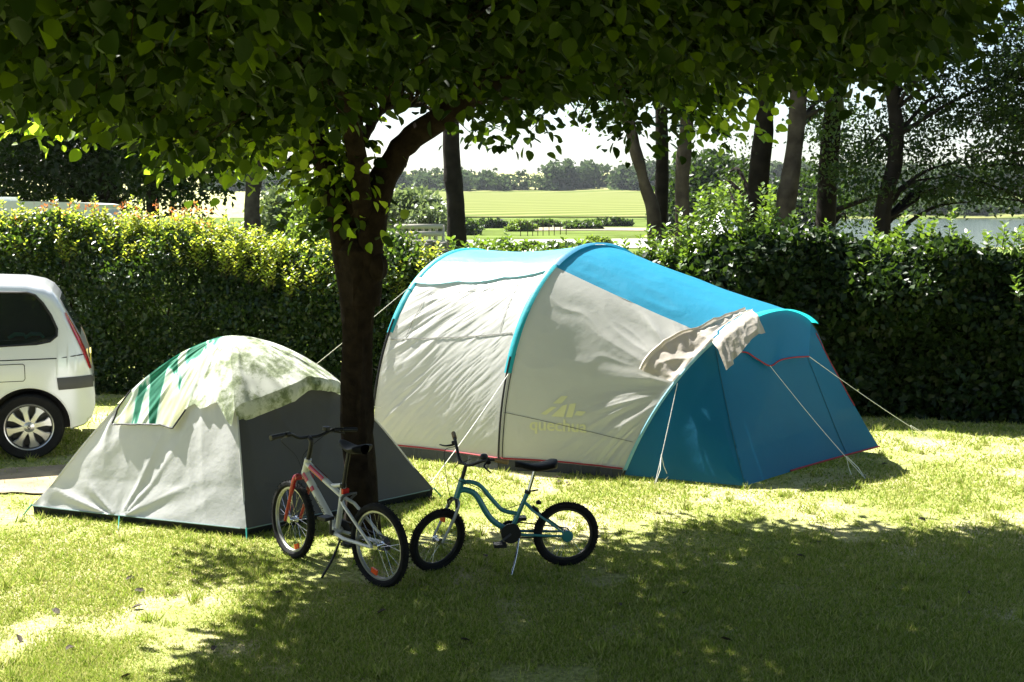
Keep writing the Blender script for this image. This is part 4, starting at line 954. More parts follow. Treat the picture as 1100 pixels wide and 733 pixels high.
def outline(poly, off, sgn, r, name, mat, par):
    P = []
    for i in range(len(poly)):
        a = np.array(poly[i]); b2 = np.array(poly[(i+1) % len(poly)]); 
        for t in np.linspace(0, 1, 8, endpoint=False): q = a*(1-t)+b2*t; P.append((q[0], sgn*(sidey(q[0], q[1])+off), q[1]))
    P.append(P[0]); return MB().tube(P, r, 6, False).build(name, mat, par)
for sgn in (-1, 1):
    for w_ in (winR, winF):
        p = gl(poly_patch(w_, -.008, sgn), glass_dark, 'window', car); outline(w_, 0, sgn, .011, 'window_seal', black_plastic, p)
    # belt line, side strip, door seams, fuel flap
    MB().tube([(x, sgn*(sidey(x, .985+.0*x)+.0), .985) for x in np.linspace(-2.4, .28, 40)], .006, 5).build('belt_trim', black_plastic, car)
    MB().tube([(x, sgn*(sidey(x, 1.0)+.0), .985+(x-.3)*.09) for x in np.linspace(.30, .53, 14)], .006, 5).build('belt_trim', black_plastic, car)
    st = [[(x, z) for x in np.linspace(.27+.10*(.8-z), .612, 30)] for z in np.linspace(.675, .795, 8)]
    A = np.array([[(x, sgn*(sidey(x, z)+.016*math.sin(math.pi*(k+.5)/8)**.3), z) for x, z in row] for k, row in enumerate(st)]); MB().grid(A).build('bumper_strip', grey_plastic, car)
    MB().tube([(-.55+.0*t, sgn*(sidey(-.55, .3+.68*t)), .3+.68*t) for t in np.linspace(0, 1, 14)], .004, 4).build('door_seam', black_plastic, car)
    MB().tube([(-1.6, sgn*(sidey(-1.6, .3+.68*t)), .3+.68*t) for t in np.linspace(0, 1, 14)], .004, 4).build('door_seam', black_plastic, car)
    MB().box((-.42, sgn*.895, .92), (.13, .03, .035)).build('door_handle', white_paint, car)
    MB().box((-1.75, sgn*.895, .92), (.16, .03, .035)).build('door_handle', white_paint, car)
    # tail lamp wrapping up the rear corner
    rows = []
    zs = np.linspace(.86, 1.42, 26); xr = lambda z: float(np.interp(-z, [-q for q in ptz[12:]], ptx[12:]))
    for z in zs: wd = .035*math.sin(math.pi*(z-.80)/.66)**.6; xe = xr(z)-.001; rows.append([(xe-wd*(1-t), z) for t in np.linspace(0, 1, 10)])
    A = np.array([[(x+.004, sgn*(sidey(x, z)+.006), z) for x, z in row] for row in rows]); MB().grid(A).build('tail_lamp', lens_red, car)
    for xc in (-0.0, -2.8):     # arch liners
        arc = [(xc+.385*math.cos(a), .325+.39*math.sin(a)) for a in np.linspace(-.1, math.pi+.1, 30)]
        MB().tube([(x, sgn*(hw(x, z)-.004), z) for x, z in arc], .008, 6, False).build('arch_trim', white_paint, car)
outline([(-.24, .78), (-.03, .78), (-.015, .80), (-.015, .93), (-.03, .945), (-.24, .945), (-.255, .93), (-.255, .80)], .0, -1, .0035, 'fuel_flap', black_plastic, car)
# rear glass, tail gate strip, bumper, plate, wiper, headlamps, windscreen
def top_patch(x0, x1, yw, off, n_=14, m_=16):
    return np.array([[(x+off*.7, yw*(2*t-1)*sidey(x, ztop(x)-.05), ztop(x)+.012+off) for t in np.linspace(0, 1, m_)] for x in np.linspace(x0, x1, n_)])
MB().grid(top_patch(.32, .50, .70, .004)).build('rear_window', glass_dark, car); MB().grid(top_patch(-2.5, -1.55, .84, .006)).build('windscreen', glass_dark, car)
MB().box((.588, 0, .90), (.012, .52, .11)).build('number_plate', plain('plate_yellow', (.6, .5, .08), .5), car)
for sgn in (-1, 1): MB().grid(np.array([[(x, sgn*(.45+.35*t), ztop(x)+.012) for t in np.linspace(0, 1, 8)] for x in np.linspace(-3.68, -3.4, 8)])).build('headlamp', alloy, car)
# interior: dark seats and a turquoise towel on the parcel shelf
MB().box((.0, 0, 1.02), (.5, .88, .02)).build('parcel_shelf', black_plastic, car)
tq = plain('turquoise_towel', (.05, .55, .42), .9)
for k, (x, y) in enumerate([(-.05, -.62), (.10, -.62)]): MB().tube([(x-.11, y, 1.17), (x-.05, y, 1.205), (x+.03, y, 1.20), (x+.06, y, 1.165)], [.025, .035, .03, .02], 8, True, .6).build('folded_towel', tq, car)
def carwheel(x, y, sgn):
    w = MB()
    prof = [(.215, -.09), (.25, -.105), (.30, -.105), (.318, -.085), (.324, -.04), (.324, .04), (.318, .085), (.30, .105), (.25, .105), (.215, .09)]
    root = MB().lathe(prof, (x, y, .324), n=56).build('wheel', rubber, car)
    yo = y+sgn*.085
    rim = MB().lathe([(.225, .0), (.222, sgn*.012), (.205, sgn*.012), (.198, -sgn*.02), (.195, -sgn*.09)], (x, yo, .324), n=56)
    rim.lathe([(.195, -sgn*.09), (.0, -sgn*.08)], (x, yo, .324), n=40)
    rim.build('rim', plain('rim_dark', (.05, .05, .05), .5, .5) if 'rim_dark' not in MATS else MATS['rim_dark'], root)
    sp = MB()
    for k in range(8):
        a = k*math.pi/4+.2; c, s_ = math.cos(a), math.sin(a); pts = [(.03, .030), (.09, .026), (.15, .030), (.205, .058)]
        A = []
        for (r_, hwid) in pts:
            bulge = sgn*(.012-.012*((r_-.1)/.1)**2*.6)
            A.append([(x+r_*c-q*hwid*s_, yo+bulge-(sgn*.012 if abs(q) == 1 else 0), .324+r_*s_+q*hwid*c) for q in (-1, -.75, 0, .75, 1)])
        sp.grid(A)
    sp.lathe([(.212, sgn*.010), (.226, sgn*.016), (.232, sgn*.004)], (x, yo, .324), n=56); sp.lathe([(.052, 0), (.05, sgn*.016), (.03, sgn*.024), (.0, sgn*.026)], (x, yo, .324), n=24)
    sp.build('spokes', alloy, root)
    MB().add([(x, yo+sgn*.03, .324+.028), (x+.017, yo+sgn*.03, .324), (x, yo+sgn*.03, .324-.028), (x-.017, yo+sgn*.03, .324), (x, yo+sgn*.03, .324+.014), (x+.008, yo+sgn*.03, .324), (x, yo+sgn*.03, .324-.014), (x-.008, yo+sgn*.03, .324)], [(0, 1, 5, 4), (1, 2, 6, 5), (2, 3, 7, 6), (3, 0, 4, 7)]).build('emblem', grey_plastic, root, False)
for xc in (0, -2.8):
    for sgn in (-1, 1): carwheel(xc, sgn*.775, sgn)
for sgn in (-1, 1): MB().box((-2.15, sgn*.98, 1.12), (.14, .16, .12)).build('mirror', black_plastic, car)
car.location = (CARP[0]+.0-(-math.sin(CA_))*-.86*0, CARP[1], 0)
# wheel contact on the photo is the near wheel (local y=-.86): shift the origin to the car's centre line
car.location = (CARP[0]-math.sin(CA_)*.86, CARP[1]+math.cos(CA_)*.86, 0)

# ================================================================== BICYCLES
def bwheel(C0, rad, tw_, rimm, M=None, par=None, nsp=28, knob=True, discs=None):
    w = MB(); n_ = 64
    tp_ = [(rad-tw_*.95, -tw_*.30), (rad-tw_*.7, -tw_*.52), (rad-tw_*.3, -tw_*.5), (rad-.004, -tw_*.28), (rad-.001, 0), (rad-.004, tw_*.28), (rad-tw_*.3, tw_*.5), (rad-tw_*.7, tw_*.52), (rad-tw_*.95, tw_*.30)]
    w.lathe(tp_, C0, n=n_, closed=True)
    if knob:
        for k in range(84):
            a = 2*math.pi*k/84; c, s_ = math.cos(a), math.sin(a); rot = Matrix.Rotation(-a, 3, 'Y')
            for yy_ in (-tw_*.36, tw_*.36) if k % 2 else (-tw_*.14, tw_*.14): w.box((C0[0]+(rad-.001)*c, C0[1]+yy_, C0[2]+(rad-.001)*s_), (.0045, tw_*.16, .008), np.array(rot))
    if M is not None: w.tf(M)
    root = w.build('wheel', rubber, par)
    rr = rad-tw_*.95
    rm = MB().lathe([(rr+.004, -.012), (rr-.012, -.012), (rr-.018, -.004), (rr-.018, .004), (rr-.012, .012), (rr+.004, .012)], C0, n=n_, closed=True)
    if M is not None: rm.tf(M)
    rm.build('rim', rimm, root)
    sp = MB()
    for k in range(nsp):
        a = 2*math.pi*k/nsp; b2 = a+(.5 if k % 4 < 2 else -.5); y_ = .024 if k % 2 else -.024
        sp.tube([(C0[0]+.02*math.cos(b2), C0[1]+y_, C0[2]+.02*math.sin(b2)), (C0[0]+(rr-.016)*math.cos(a), C0[1], C0[2]+(rr-.016)*math.sin(a))], .0011, 4, False)
    sp.lathe([(.0, -.034), (.024, -.034), (.024, -.026), (.013, -.02), (.013, .02), (.024, .026), (.024, .034), (.0, .034)], C0, n=16)
    if M is not None: sp.tf(M)
    sp.build('spokes', chrome, root)
    return root
def steer_matrix(p, ax, ang): return Matrix.Translation(Vector(p)) @ Matrix.Rotation(ang, 4, Vector(ax)) @ Matrix.Translation(-Vector(p))
def bar(name, pts, r, mat, par, M=None, n=10, k=6, flat=1): 
    P = catmull(pts, k) if len(pts) > 2 else np.array(pts, float); rr = np.interp(np.linspace(0, 1, len(P)), np.linspace(0, 1, len(np.atleast_1d(r))), np.atleast_1d(r)) if np.ndim(r) else r
    m = MB().tube(P, rr, n, True, flat); 
    if M is not None: m.tf(M)
    return m.build(name, mat, par)
def saddle(par, x0, x1, z, wd, mat, tilt=0):
    A = []
    for t in np.linspace(0, 1, 20):    # t=0 rear, 1 nose
        x = x0+(x1-x0)*t; w_ = wd*(.5*(1-t)**.8*(1-.0*t)+.13+.0*t)*(1 if t > .08 else math.sqrt(max(t/.08, .15))); w_ *= 1 if t < .94 else math.sqrt(max((1-t)/.06, .12)); h_ = .055*(1-.35*t); zz = z+tilt*(t-.5)+.012*math.cos(t*6.28)
        A.append([(x, w_*math.cos(a), zz+(h_*.35*math.sin(a) if math.sin(a) > 0 else h_*math.sin(a)*.8)) for a in np.linspace(0, 2*math.pi, 17)])
    m = MB().grid(A); 
    return m.build('saddle', mat, par)
def cranks(par, bb, r_, ringm, ang, len_=.11):
    m = MB().lathe([(.0, -.006), (r_, -.006), (r_, .002), (.0, .002)], (bb[0], -.045, bb[2]), n=36)
    for k in range(28): a = 2*math.pi*k/28; m.box((bb[0]+r_*math.cos(a), -.047, bb[2]+r_*math.sin(a)), (.008, .003, .008), np.array(Matrix.Rotation(-a, 3, 'Y')))
    m.tube([(bb[0], -.05, bb[2]), (bb[0], .05, bb[2])], .018, 12); root = m.build('chainring', ringm, par)
    for sg, a in ((-1, ang), (1, ang+math.pi)):
        e_ = (bb[0]+len_*math.cos(a), sg*.075, bb[2]+len_*math.sin(a)); MB().tube([(bb[0], sg*.06, bb[2]), e_], .009, 8).build('crank_arm', grey_plastic, par)
        MB().box((e_[0], sg*.12, e_[2]), (.085, .075, .022)).build('pedal', black_plastic, par)
def chain(par, a, ra, b2, rb, y=-.045):
    P = []
    for t in np.linspace(math.pi/2, -math.pi/2, 10): P.append((a[0]+ra*math.cos(t), y, a[2]+ra*math.sin(t)))
    for t in np.linspace(-math.pi/2, -3*math.pi/2, 8): P.append((b2[0]+rb*math.cos(t), y, b2[2]+rb*math.sin(t)))
    P.append(P[0]); MB().tube(P, .005, 4, False).build('chain', grey_plastic, par)

def place(name, rear_px, front_px, wb, label):
    Rr = G(*rear_px)[:2]; Ff = G(*front_px)[:2]; mid = (Rr+Ff)/2; d = unit(Ff-Rr); o_ = mid-d*wb/2
    return empty(name, (*o_, 0), math.atan2(d[1], d[0]), label, 'bicycle'), d

# ---- teal bicycle (local: x forward, +y = rider's left, z up)
TB, _ = place('teal_bicycle', (608, 608), (469, 613), .885, 'small teal step-through bicycle with curved twin tubes, black saddle and tan grips')
TB.rotation_euler = (R(0), 0, TB.rotation_euler[2])
teal = plain('teal_paint', (.03, .20, .21), .3, .1, coat=.5); silver = plain('silver_fork', (.34, .36, .36), .35, .5); gripm = plain('tan_grip', (.20, .13, .05), .7)
saddle_m = plain('saddle_black', (.008, .008, .009), .6, 0, .2)
rw = .225
Hh = (.708, 0, .63); Hl = (.748, 0, .50); AX = unit(np.array(Hh)-np.array(Hl)); ST = steer_matrix(Hh, AX, R(33))
bwheel((0, 0, rw), rw, .045, plain('black_rim', (.03, .03, .03), .4, .5), None, TB)
bwheel((.885, 0, rw-.003), rw-.003, .045, MATS['black_rim'], ST, TB)
fr = MB()
fr.tube([Hl, Hh], .021, 14)
fr.tube(catmull([(.705, 0, .60), (.66, 0, .607), (.586, 0, .575), (.486, 0, .455), (.43, 0, .402), (.33, 0, .375)], 8), .0145, 12)
fr.tube(catmull([(.735, 0, .545), (.69, 0, .553), (.618, 0, .515), (.543, 0, .385), (.486, 0, .32), (.40, 0, .265)], 8), .0205, 12)
fr.tube([(.385, 0, .255), (.33, 0, .375), (.262, 0, .53)], .016, 12)
for s_ in (-1, 1):
    fr.tube([(.385, s_*.028, .25), (.28, s_*.05, .24), (.0, s_*.06, .225)], [.011, .010, .008], 8)
    fr.tube([(.29, s_*.02, .46), (.24, s_*.05, .41), (.0, s_*.06, .228)], [.009, .009, .007], 8)
fr.tube([(.385, -.035, .255), (.385, .035, .255)], .024, 14)
fr.build('frame', teal, TB)
bar('seat_post', [(.262, 0, .52), (.215, 0, .68)], .0125, chrome, TB); bar('seat_clamp', [(.268, -.0, .515), (.262, 0, .535)], .022, black_plastic, TB); bar('quick_release', [(.25, .02, .535), (.20, .05, .55)], .006, black_plastic, TB)
saddle(TB, .065, .35, .715, .155, saddle_m, .0)
fk = MB()
for s_ in (-1, 1): fk.tube(catmull([(.752, s_*.012, .492), (.765, s_*.045, .465), (.80, s_*.055, .38), (.885, s_*.052, .222)], 6), [.014]*9+[.012]*5+[.009]*5, 10)
fk.tf(ST).build('fork', silver, TB)
bar('stem', [(.745, 0, .51), (.70, 0, .665), (.685, 0, .72)], .0135, black_plastic, TB, ST)
hbp = [(.70, 0, .735), (.695, .06, .745), (.66, .15, .80), (.625, .22, .825), (.58, .30, .83)]
hb = MB().tube(catmull([(x, -y, z) for x, y, z in hbp[::-1]]+hbp[1:], 6), .0105, 10).tf(ST).build('handlebar', black_plastic, TB)
for s_ in (-1, 1):
    bar('grip', [(.618, s_*.232, .826), (.575, s_*.31, .83)], .016, gripm, hb, ST)
    bar('brake_lever', [(.66, s_*.19, .80), (.70, s_*.22, .79), (.70, s_*.29, .775)], [.008, .006, .005], black_plastic, hb, ST)
    bar('brake_mount', [(.64, s_*.185, .815), (.655, s_*.205, .805)], .017, black_plastic, hb, ST)
m = MB().lathe([(.0, -.012), (.026, -.012), (.028, 0), (.02, .014), (0, .018)], (0, 0, 0), axis='z', n=20).tf(Matrix.Translation((.645, .14, .825))); m.tf(ST).build('bell', black_plastic, hb)
MB().tube(catmull([(.66, -.16, .80), (.76, -.15, .78), (.80, -.05, .62), (.79, 0, .48)], 6), .0025, 5).tf(ST).build('brake_cable', black_plastic, TB)
MB().tube(catmull([(.66, .16, .80), (.77, .14, .74), (.75, .05, .64), (.60, .01, .56), (.45, 0, .42), (.29, .01, .45)], 6), .0025, 5).build('brake_cable', black_plastic, TB)
for s_ in (-1, 1): MB().tube([(.775, s_*.045, .42), (.785, s_*.05, .47), (.77, s_*.02, .50)], .008, 6).tf(ST).build('brake_arm', black_plastic, TB)
MB().box((0, 0, 0), (.012, .045, .04)).tf(Matrix.Translation((.84, -.02, .36))).tf(ST).build('reflector', plain('orange_reflector', (.8, .10, .02), .25), TB)
MB().lathe([(0, -.008), (.034, -.008), (.040, 0), (.034, .008), (0, .01)], (0, .062, rw), n=28).build('hub_guard', teal, TB)
cranks(TB, (.385, 0, .255), .062, black_plastic, R(-35)+math.pi, .10); chain(TB, (.385, 0, .255), .06, (0, 0, rw), .03)
MB().lathe([(.0, 0), (.068, 0), (.068, .012), (0, .012)], (.385, .045, .255), n=30).build('chain_guard', black_plastic, TB)
bar('kickstand', [(.33, .05, .22), (.36, .12, .11), (.40, .19, .008)], .0075, chrome, TB)
bar('brake_block', [(.235, .03, .435), (.20, .03, .40), (.20, -.03, .40)], .010, black_plastic, TB)
MB().lathe([(0, 0), (.018, 0), (.02, .016), (0, .03)], (.19, 0, .44), axis='z', n=14).build('lamp', black_plastic, TB)

# ---- white and red mountain bicycle
rW = .275
WB_, _ = place('white_bicycle', (407, 630), (306, 602), .93, 'white and red child mountain bicycle leaning by the tree trunk')
WB_.rotation_euler = (R(0), 0, WB_.rotation_euler[2]-R(5))
whitep = plain('white_frame', (.5, .5, .47), .3, coat=.4); redp = plain('red_fork', (.34, .012, .018), .3, coat=.4)
Hh = (.735, 0, .735); Hl = (.785, 0, .60); AX = unit(np.array(Hh)-np.array(Hl)); ST = steer_matrix(Hh, AX, R(-7))
rimw = plain('grey_rim', (.40, .40, .38), .35, .7)
bwheel((0, 0, rW), rW, .05, rimw, None, WB_); bwheel((.93, 0, rW), rW, .05, rimw, ST, WB_)
fr = MB(); fr.tube([Hl, Hh], [.027, .024], 14)
fr.tube([(.745, 0, .70), (.52, 0, .60), (.375, 0, .535)], [.026, .023, .019], 12, True, .8); fr.tube([(.775, 0, .635), (.435, 0, .29)], [.030, .027], 12, True, .85)
fr.tube([(.43, 0, .285), (.375, 0, .53), (.36, 0, .60)], .019, 12); fr.tube([(.50, 0, .585), (.42, 0, .60), (.362, 0, .615)], .014, 10)
for s_ in (-1, 1):
    fr.tube([(.43, s_*.03, .28), (.30, s_*.052, .27), (.0, s_*.065, rW)], [.014, .013, .010], 8); fr.tube([(.37, s_*.015, .525), (.30, s_*.045, .49), (.0, s_*.065, rW+.005)], [.013, .012, .010], 8)
fr.tube([(.43, -.035, .285), (.43, .035, .285)], .025, 14); fr.build('frame', whitep, WB_)
# red flashes and dark lettering bars along the tubes
def tubepatch(a, b2, r, sgn, z0, z1, name, mat, off=.0015, s0=0, s1=1):
    a = np.array(a); b2 = np.array(b2); d = b2-a; d = d/np.linalg.norm(d); upv = np.cross(np.array([0, 1., 0]), d); upv = upv/np.linalg.norm(upv); upv = upv if upv[2] > 0 else -upv; A = []
    for t in np.linspace(s0, s1, 12):
        row = []
        for q in np.linspace(z0, z1, 6): row.append(a+(b2-a)*t+upv*(r+off)*math.sin(q)+np.array([0, sgn, 0])*(r*.95+off)*math.cos(q))
        A.append(row)
    return MB().grid(A).build(name, mat, WB_)
for sg in (-1, 1):
    tubepatch((.745, 0, .70), (.52, 0, .60), .0255, sg, -.2, 1.0, 'decal', redp, s0=.18, s1=.85); tubepatch((.775, 0, .635), (.435, 0, .29), .0295, sg, -.9, .7, 'decal', redp, s0=.02, s1=.16)
    tubepatch((.775, 0, .635), (.435, 0, .29), .0295, sg, -.2, .9, 'decal', redp, s0=.26, s1=.33)
    V2, F2 = textmesh('rockrider', .036, .0012)
    a = np.array((.775, 0, .635)); b2 = np.array((.435, 0, .29)); d = unit(b2-a); uv_ = np.array([-d[2], 0, d[0]]); uv_ = uv_ if uv_[2] > 0 else -uv_
    mid = a+(b2-a)*.56; V3 = []
    for x, y in V2: 
        yy_ = y-.010; V3.append(mid+d*x*(1 if sg > 0 else -1)*1.0+uv_*yy_*(1 if sg > 0 else 1)+np.array([0, sg*(math.sqrt(max(.0290**2-yy_**2, 1e-6))*.87+.0035), 0]))
    MB().add(V3, F2).build('lettering', black_plastic, WB_, False)
bar('seat_post', [(.36, 0, .60), (.292, 0, .86)], .0135, black_plastic, WB_); bar('seat_clamp', [(.364, 0, .595), (.358, 0, .62)], .022, black_plastic, WB_)
saddle(WB_, .13, .385, .89, .15, saddle_m, .01)
MB().tube(catmull([(.29, -.0, .86), (.2, .03, .87), (.15, .03, .885)], 5), .004, 5).build('saddle_rail', chrome, WB_)
MB().box((.34, .0, .575), (.02, .05, .035)).build('reflector', plain('red_reflector', (.5, .01, .01), .25), WB_)
fk = MB()
for s_ in (-1, 1): fk.tube(catmull([(.79, s_*.02, .605), (.80, s_*.06, .60), (.835, s_*.068, .50), (.93, s_*.06, rW)], 6), [.019]*7+[.017]*6+[.012]*6, 10)
fk.tube([(.79, -.07, .60), (.79, .07, .60)], .018, 10); fk.tf(ST).build('fork', redp, WB_)
bar('stem', [(.737, 0, .73), (.71, 0, .80), (.70, 0, .865), (.735, 0, .885)], .016, black_plastic, WB_, ST)
hp = [(.735, 0, .885), (.73, .08, .888), (.70, .17, .925), (.67, .27, .925), (.655, .33, .92)]
hb = MB().tube(catmull([(x, -y, z) for x, y, z in hp[::-1]]+hp[1:], 6), .0115, 10).tf(ST).build('handlebar', black_plastic, WB_)
for s_ in (-1, 1):
    bar('grip', [(.675, s_*.235, .926), (.653, s_*.335, .92)], .0165, black_plastic, hb, ST); bar('brake_lever', [(.70, s_*.18, .92), (.745, s_*.21, .905), (.735, s_*.29, .885)], [.008, .007, .005], black_plastic, hb, ST)
    bar('brake_mount', [(.69, s_*.175, .925), (.685, s_*.205, .925)], .019, black_plastic, hb, ST)
    MB().tube([(.825, s_*.055, .52), (.81, s_*.06, .58), (.80, s_*.03, .63)], .008, 6).tf(ST).build('brake_arm', black_plastic, WB_)
MB().lathe([(.0, -.01), (.026, -.01), (.026, .016), (0, .022)], (0, 0, 0), axis='z', n=20).tf(Matrix.Translation((.705, -.12, .935))).tf(ST).build('bell', black_plastic, hb)
for sg in (-1, 1): MB().tube(catmull([(.70, sg*.17, .91), (.82, sg*.16, .86), (.85, sg*.03, .74), (.80, 0, .63)], 7), .0026, 5).tf(ST).build('brake_cable', black_plastic, WB_)
cranks(WB_, (.43, 0, .285), .075, black_plastic, R(-75), .125); chain(WB_, (.43, 0, .285), .072, (0, 0, rW), .045)
MB().lathe([(0, -.02), (.05, -.02), (.03, -.0), (0, 0)], (0, -.035, rW), n=24).build('sprocket', grey_plastic, WB_)
bar('kickstand', [(.33, .055, .26), (.36, .10, .13), (.40, .16, .008)], .008, black_plastic, WB_)
bar('rear_brake', [(.33, .04, .52), (.29, .05, .56), (.29, -.05, .56), (.33, -.04, .52)], .009, grey_plastic, WB_, None, 8, 4)
for (c_, aa_) in (((.93, 0, rW), -1.9), ((0, 0, rW), -1.3)):
    mr = MB().box((c_[0]+.19*math.cos(aa_), 0, c_[2]+.19*math.sin(aa_)), (.055, .012, .035), np.array(Matrix.Rotation(-aa_+math.pi/2, 3, 'Y')))
    if c_[0] > .5: mr.tf(ST)
    mr.build('spoke_reflector', MATS['orange_reflector'], WB_)

# ================================================================== FAR THINGS
# caravan roof behind the hedge at the far left
cv = empty('caravan', (-9.4, 21, 0), R(8), 'white caravan roof showing above the hedge at the far left', 'caravan')
cvm = plain('caravan_white', (.62, .66, .60), .4); m = MB(); rows = []
for y in np.linspace(-1.05, 1.05, 3):
    pr = [(-2.4, .4), (-2.45, 1.3), (-2.3, 2.3), (-2.0, 2.55), (1.7, 2.55), (2.05, 2.42), (2.25, 2.1), (2.4, 1.3), (2.3, .4)]
    rows.append([(x, y, z) for x, z in catmull(pr, 5)[:, :2]] if False else [(p[0], y, p[1]) for p in catmull([(a, b3, 0) for a, b3 in pr], 5)])
m.grid(rows); nrow = len(rows[0])
m.f.append(list(range(nrow))); m.f.append([2*nrow+i for i in range(nrow)][::-1]); m.build('body', cvm, cv)
MB().box((.9, -1.06, 1.75), (1.4, .02, .6)).build('window', glass_dark, cv); MB().box((.2, 0, 2.60), (.5, .5, .1)).build('roof_vent', cvm, cv)
MB().tube(catmull([(-.2, -1.07, 2.05), (.9, -1.07, 2.35), (1.7, -1.07, 2.15), (2.1, -1.07, 1.7)], 6), .02, 5).build('stripe', grey_plastic, cv)
for x in (-.2, .5): MB().lathe([(.0, -.08), (.30, -.08), (.32, 0), (.30, .08), (0, .08)], (x, -.9, .32), n=30).build('wheel', rubber, cv)
# white pointed tent across the field
wt = plain('white_canvas', (.78, .78, .76), .8); c = Q(777, 222, 48); bz = c[2]
pt = empty('bell_tent', (c[0], 48, 0), 0, 'small white pointed tent glimpsed between the trunks beyond the hedge', 'tent')
rows = [[(c[0]+r_*math.cos(a)*(1+.03*math.cos(8*a)), 48+r_*math.sin(a)*(1+.03*math.cos(8*a)), z) for a in np.linspace(0, 2*math.pi, 49)] for r_, z in ((.03, bz), (.5, bz-.75), (1.3, .9), (2.1, .65), (2.15, 0))]
MB().grid(rows).build('canvas', wt, pt, True, False); MB().tube([(c[0], 48, 0), (c[0], 48, bz+.15)], .03, 8).build('pole', twigm, pt, True, False)
def igloo(px, py, Y_, r_, mat, label, name='small_tent'):
    c = G(px, py) if Y_ is None else np.array([Q(px, py, Y_)[0], Y_, 0]); e0 = empty(name, (c[0], c[1], 0), 0, label, 'tent')
    rows = [[(r_*math.cos(a)*math.cos(b3)**.7*(1+.05*math.cos(4*a)), r_*math.sin(a)*math.cos(b3)**.7*(1+.05*math.cos(4*a)), r_*.85*math.sin(b3)) for a in np.linspace(0, 2*math.pi, 33)] for b3 in np.linspace(0, math.pi/2-.01, 12)]
    MB().grid(rows).build('flysheet', mat, e0); MB().grid([[(-r_*.3+.6*r_*t, -r_*1.02+(z*.55), z) for t in np.linspace(0, 1, 4)] for z in np.linspace(.05, r_*.6, 5)]).build('door', dark_m, e0)
igloo(843, 250, 42, 1.3, wt, 'small white tent glimpsed low between the two middle right trunks'); igloo(872, 246, 50, 1.5, fabric('green_fly', (.05, .30, .18), (.05, .3, .2)), 'small green tent glimpsed beyond the right hedge')
# low dry-stone wall with a pale railing behind it
sw = empty('stone_wall', (-2.8, 34, 0), 0, 'low dark dry-stone wall beyond the hedge between the main tree and the lone trunk', 'wall')
m = MB(); x0 = Q(400, 260, 34)[0]; x1 = Q(500, 260, 34)[0]
for k in range(170):
    x = rng.uniform(x0, x1); z = rng.uniform(.6, 1.5)*(1) ; s3 = rng.uniform(.10, .22, 3)*np.array([1.5, 1, .55]); m.box((x, 34+rng.normal(0, .12), z), s3, np.array(Matrix.Rotation(rng.normal(0, .25), 3, 'Y')))
m.box(((x0+x1)/2, 34.05, .5), (x1-x0-.1, .3, 1.1)); m.build('stones', plain('wall_stone', (.16, .15, .135), .9, var=.5, scale=4), sw, False, False)
fn = empty('railing', (-3.4, 40, 0), 0, 'pale weathered timber railing behind the stone wall', 'railing')
m = MB(); x0 = Q(425, 250, 40)[0]; x1 = Q(476, 250, 40)[0]
for k in range(8): 
    x = x0+(x1-x0)*k/7; MB().box((x, 40, .95), (.09, .09, 1.9)).build('post', plain('pale_wood', (.42, .39, .33), .8) if 'pale_wood' not in MATS else MATS['pale_wood'], fn, False, False)
for z in (1.0, 1.3, 1.6, 1.85): MB().box(((x0+x1)/2, 39.93, z), (x1-x0, .03, .16)).build('rail', MATS['pale_wood'], fn, False, False)
# field fence
ff = empty('field_fence', (3.5, 105, 0), 0, 'short row of thin posts at the foot of the mown field above the large tent', 'fence')
for k in range(9):
    px = 560+k*6+rng.uniform(-1, 1); c = Q(px, 250, 105+k*.6); MB().box((c[0], c[1], .7), (.07, .07, 1.2+.3*rng.random())).build('post', twigm, ff, False, False)

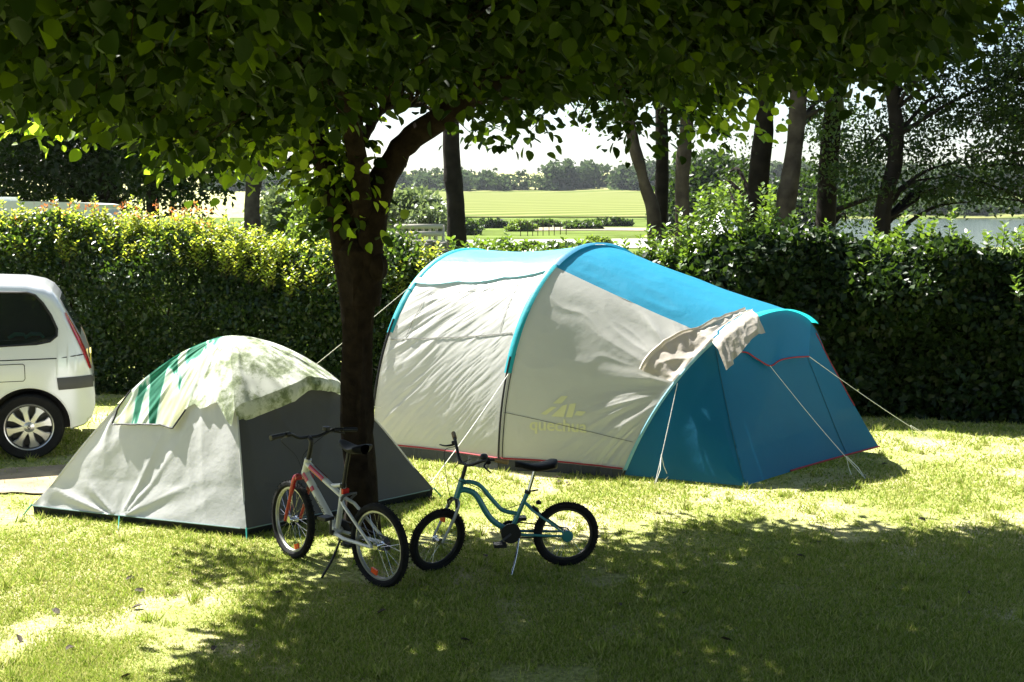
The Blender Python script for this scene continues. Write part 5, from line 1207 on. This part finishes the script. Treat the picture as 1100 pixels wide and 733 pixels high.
# ---- unseen trees added behind the camera to block skylight and deepen the shade
for i, (x, y, lb) in enumerate([(4.8, -4.6, 'unseen tree added behind the camera on the right to block skylight'), (-5.2, -5.2, 'unseen tree added behind the camera on the left to block skylight'), (-.4, -7.5, 'unseen tree added straight behind the camera to block skylight')]):
    bgtree('broadleaf_tree', lb, [(x, y, -.1), (x+.1, y, 1.5), (x, y+.1, 3), (x+.1, y, 5.5)], .2, .1, [(x, y, 4.6, 3.4, 3.0, 2.4)], 900, 30, .3, .2, bgl['dark'], bark3, 'added skylight blockers behind the camera', 8, .7)

# ================================================================== FALLEN LEAVES
dry = plain('dry_leaf', (.05, .035, .02), .8, var=.4)
dpos = [(75, 700), (135, 731), (20, 690), (140, 625), (150, 638), (148, 655), (860, 600), (735, 640), (300, 640), (880, 585), (610, 608), (665, 652), (410, 660), (520, 600), (990, 560), (950, 500), (600, 520), (598, 515), (610, 521), (60, 660), (230, 700), (780, 690), (1040, 640), (500, 690)]
lf0 = None
for i, (px, py) in enumerate(dpos):
    p = G(px, py)
    if lf0 is None:
        s3 = .035; V = [(-s3, 0, .004), (-.4*s3, .5*s3, .014), (.5*s3, .45*s3, .018), (s3, 0, .006), (.5*s3, -.5*s3, .012), (-.4*s3, -.45*s3, .016), (0, 0, .004)]
        lf0 = MB().add(V, [(6, 0, 1), (6, 1, 2), (6, 2, 3), (6, 3, 4), (6, 4, 5), (6, 5, 0)]).build('fallen_leaf', dry, None, False); o_ = lf0
    else: o_ = lf0.copy(); col.objects.link(o_)
    o_.location = (p[0], p[1], float(gh(p[0], p[1]))+.012); o_.rotation_euler = (rng.normal(0, .3), rng.normal(0, .3), rng.random()*6)
    tag(o_, 'small dry brown leaf lying on the lawn', 'leaf', 'fallen leaves on the lawn')

# ================================================================== HAZE
hm = bpy.data.materials.new('haze_air'); hm.use_nodes = True; n = hm.node_tree; n.nodes.remove(n.nodes['Principled BSDF'])
pv = n.nodes.new('ShaderNodeVolumePrincipled'); pv.inputs['Color'].default_value = (.86, .92, 1, 1); pv.inputs['Density'].default_value = .00009; pv.inputs['Anisotropy'].default_value = .3
n.links.new(pv.outputs[0], n.nodes['Material Output'].inputs['Volume'])
hz = MB().box((0, 785, 32), (2840, 1690, 72)).build('haze', hm, None, False); tag(hz, 'thin pale air over the whole valley', 'haze', kind='stuff')
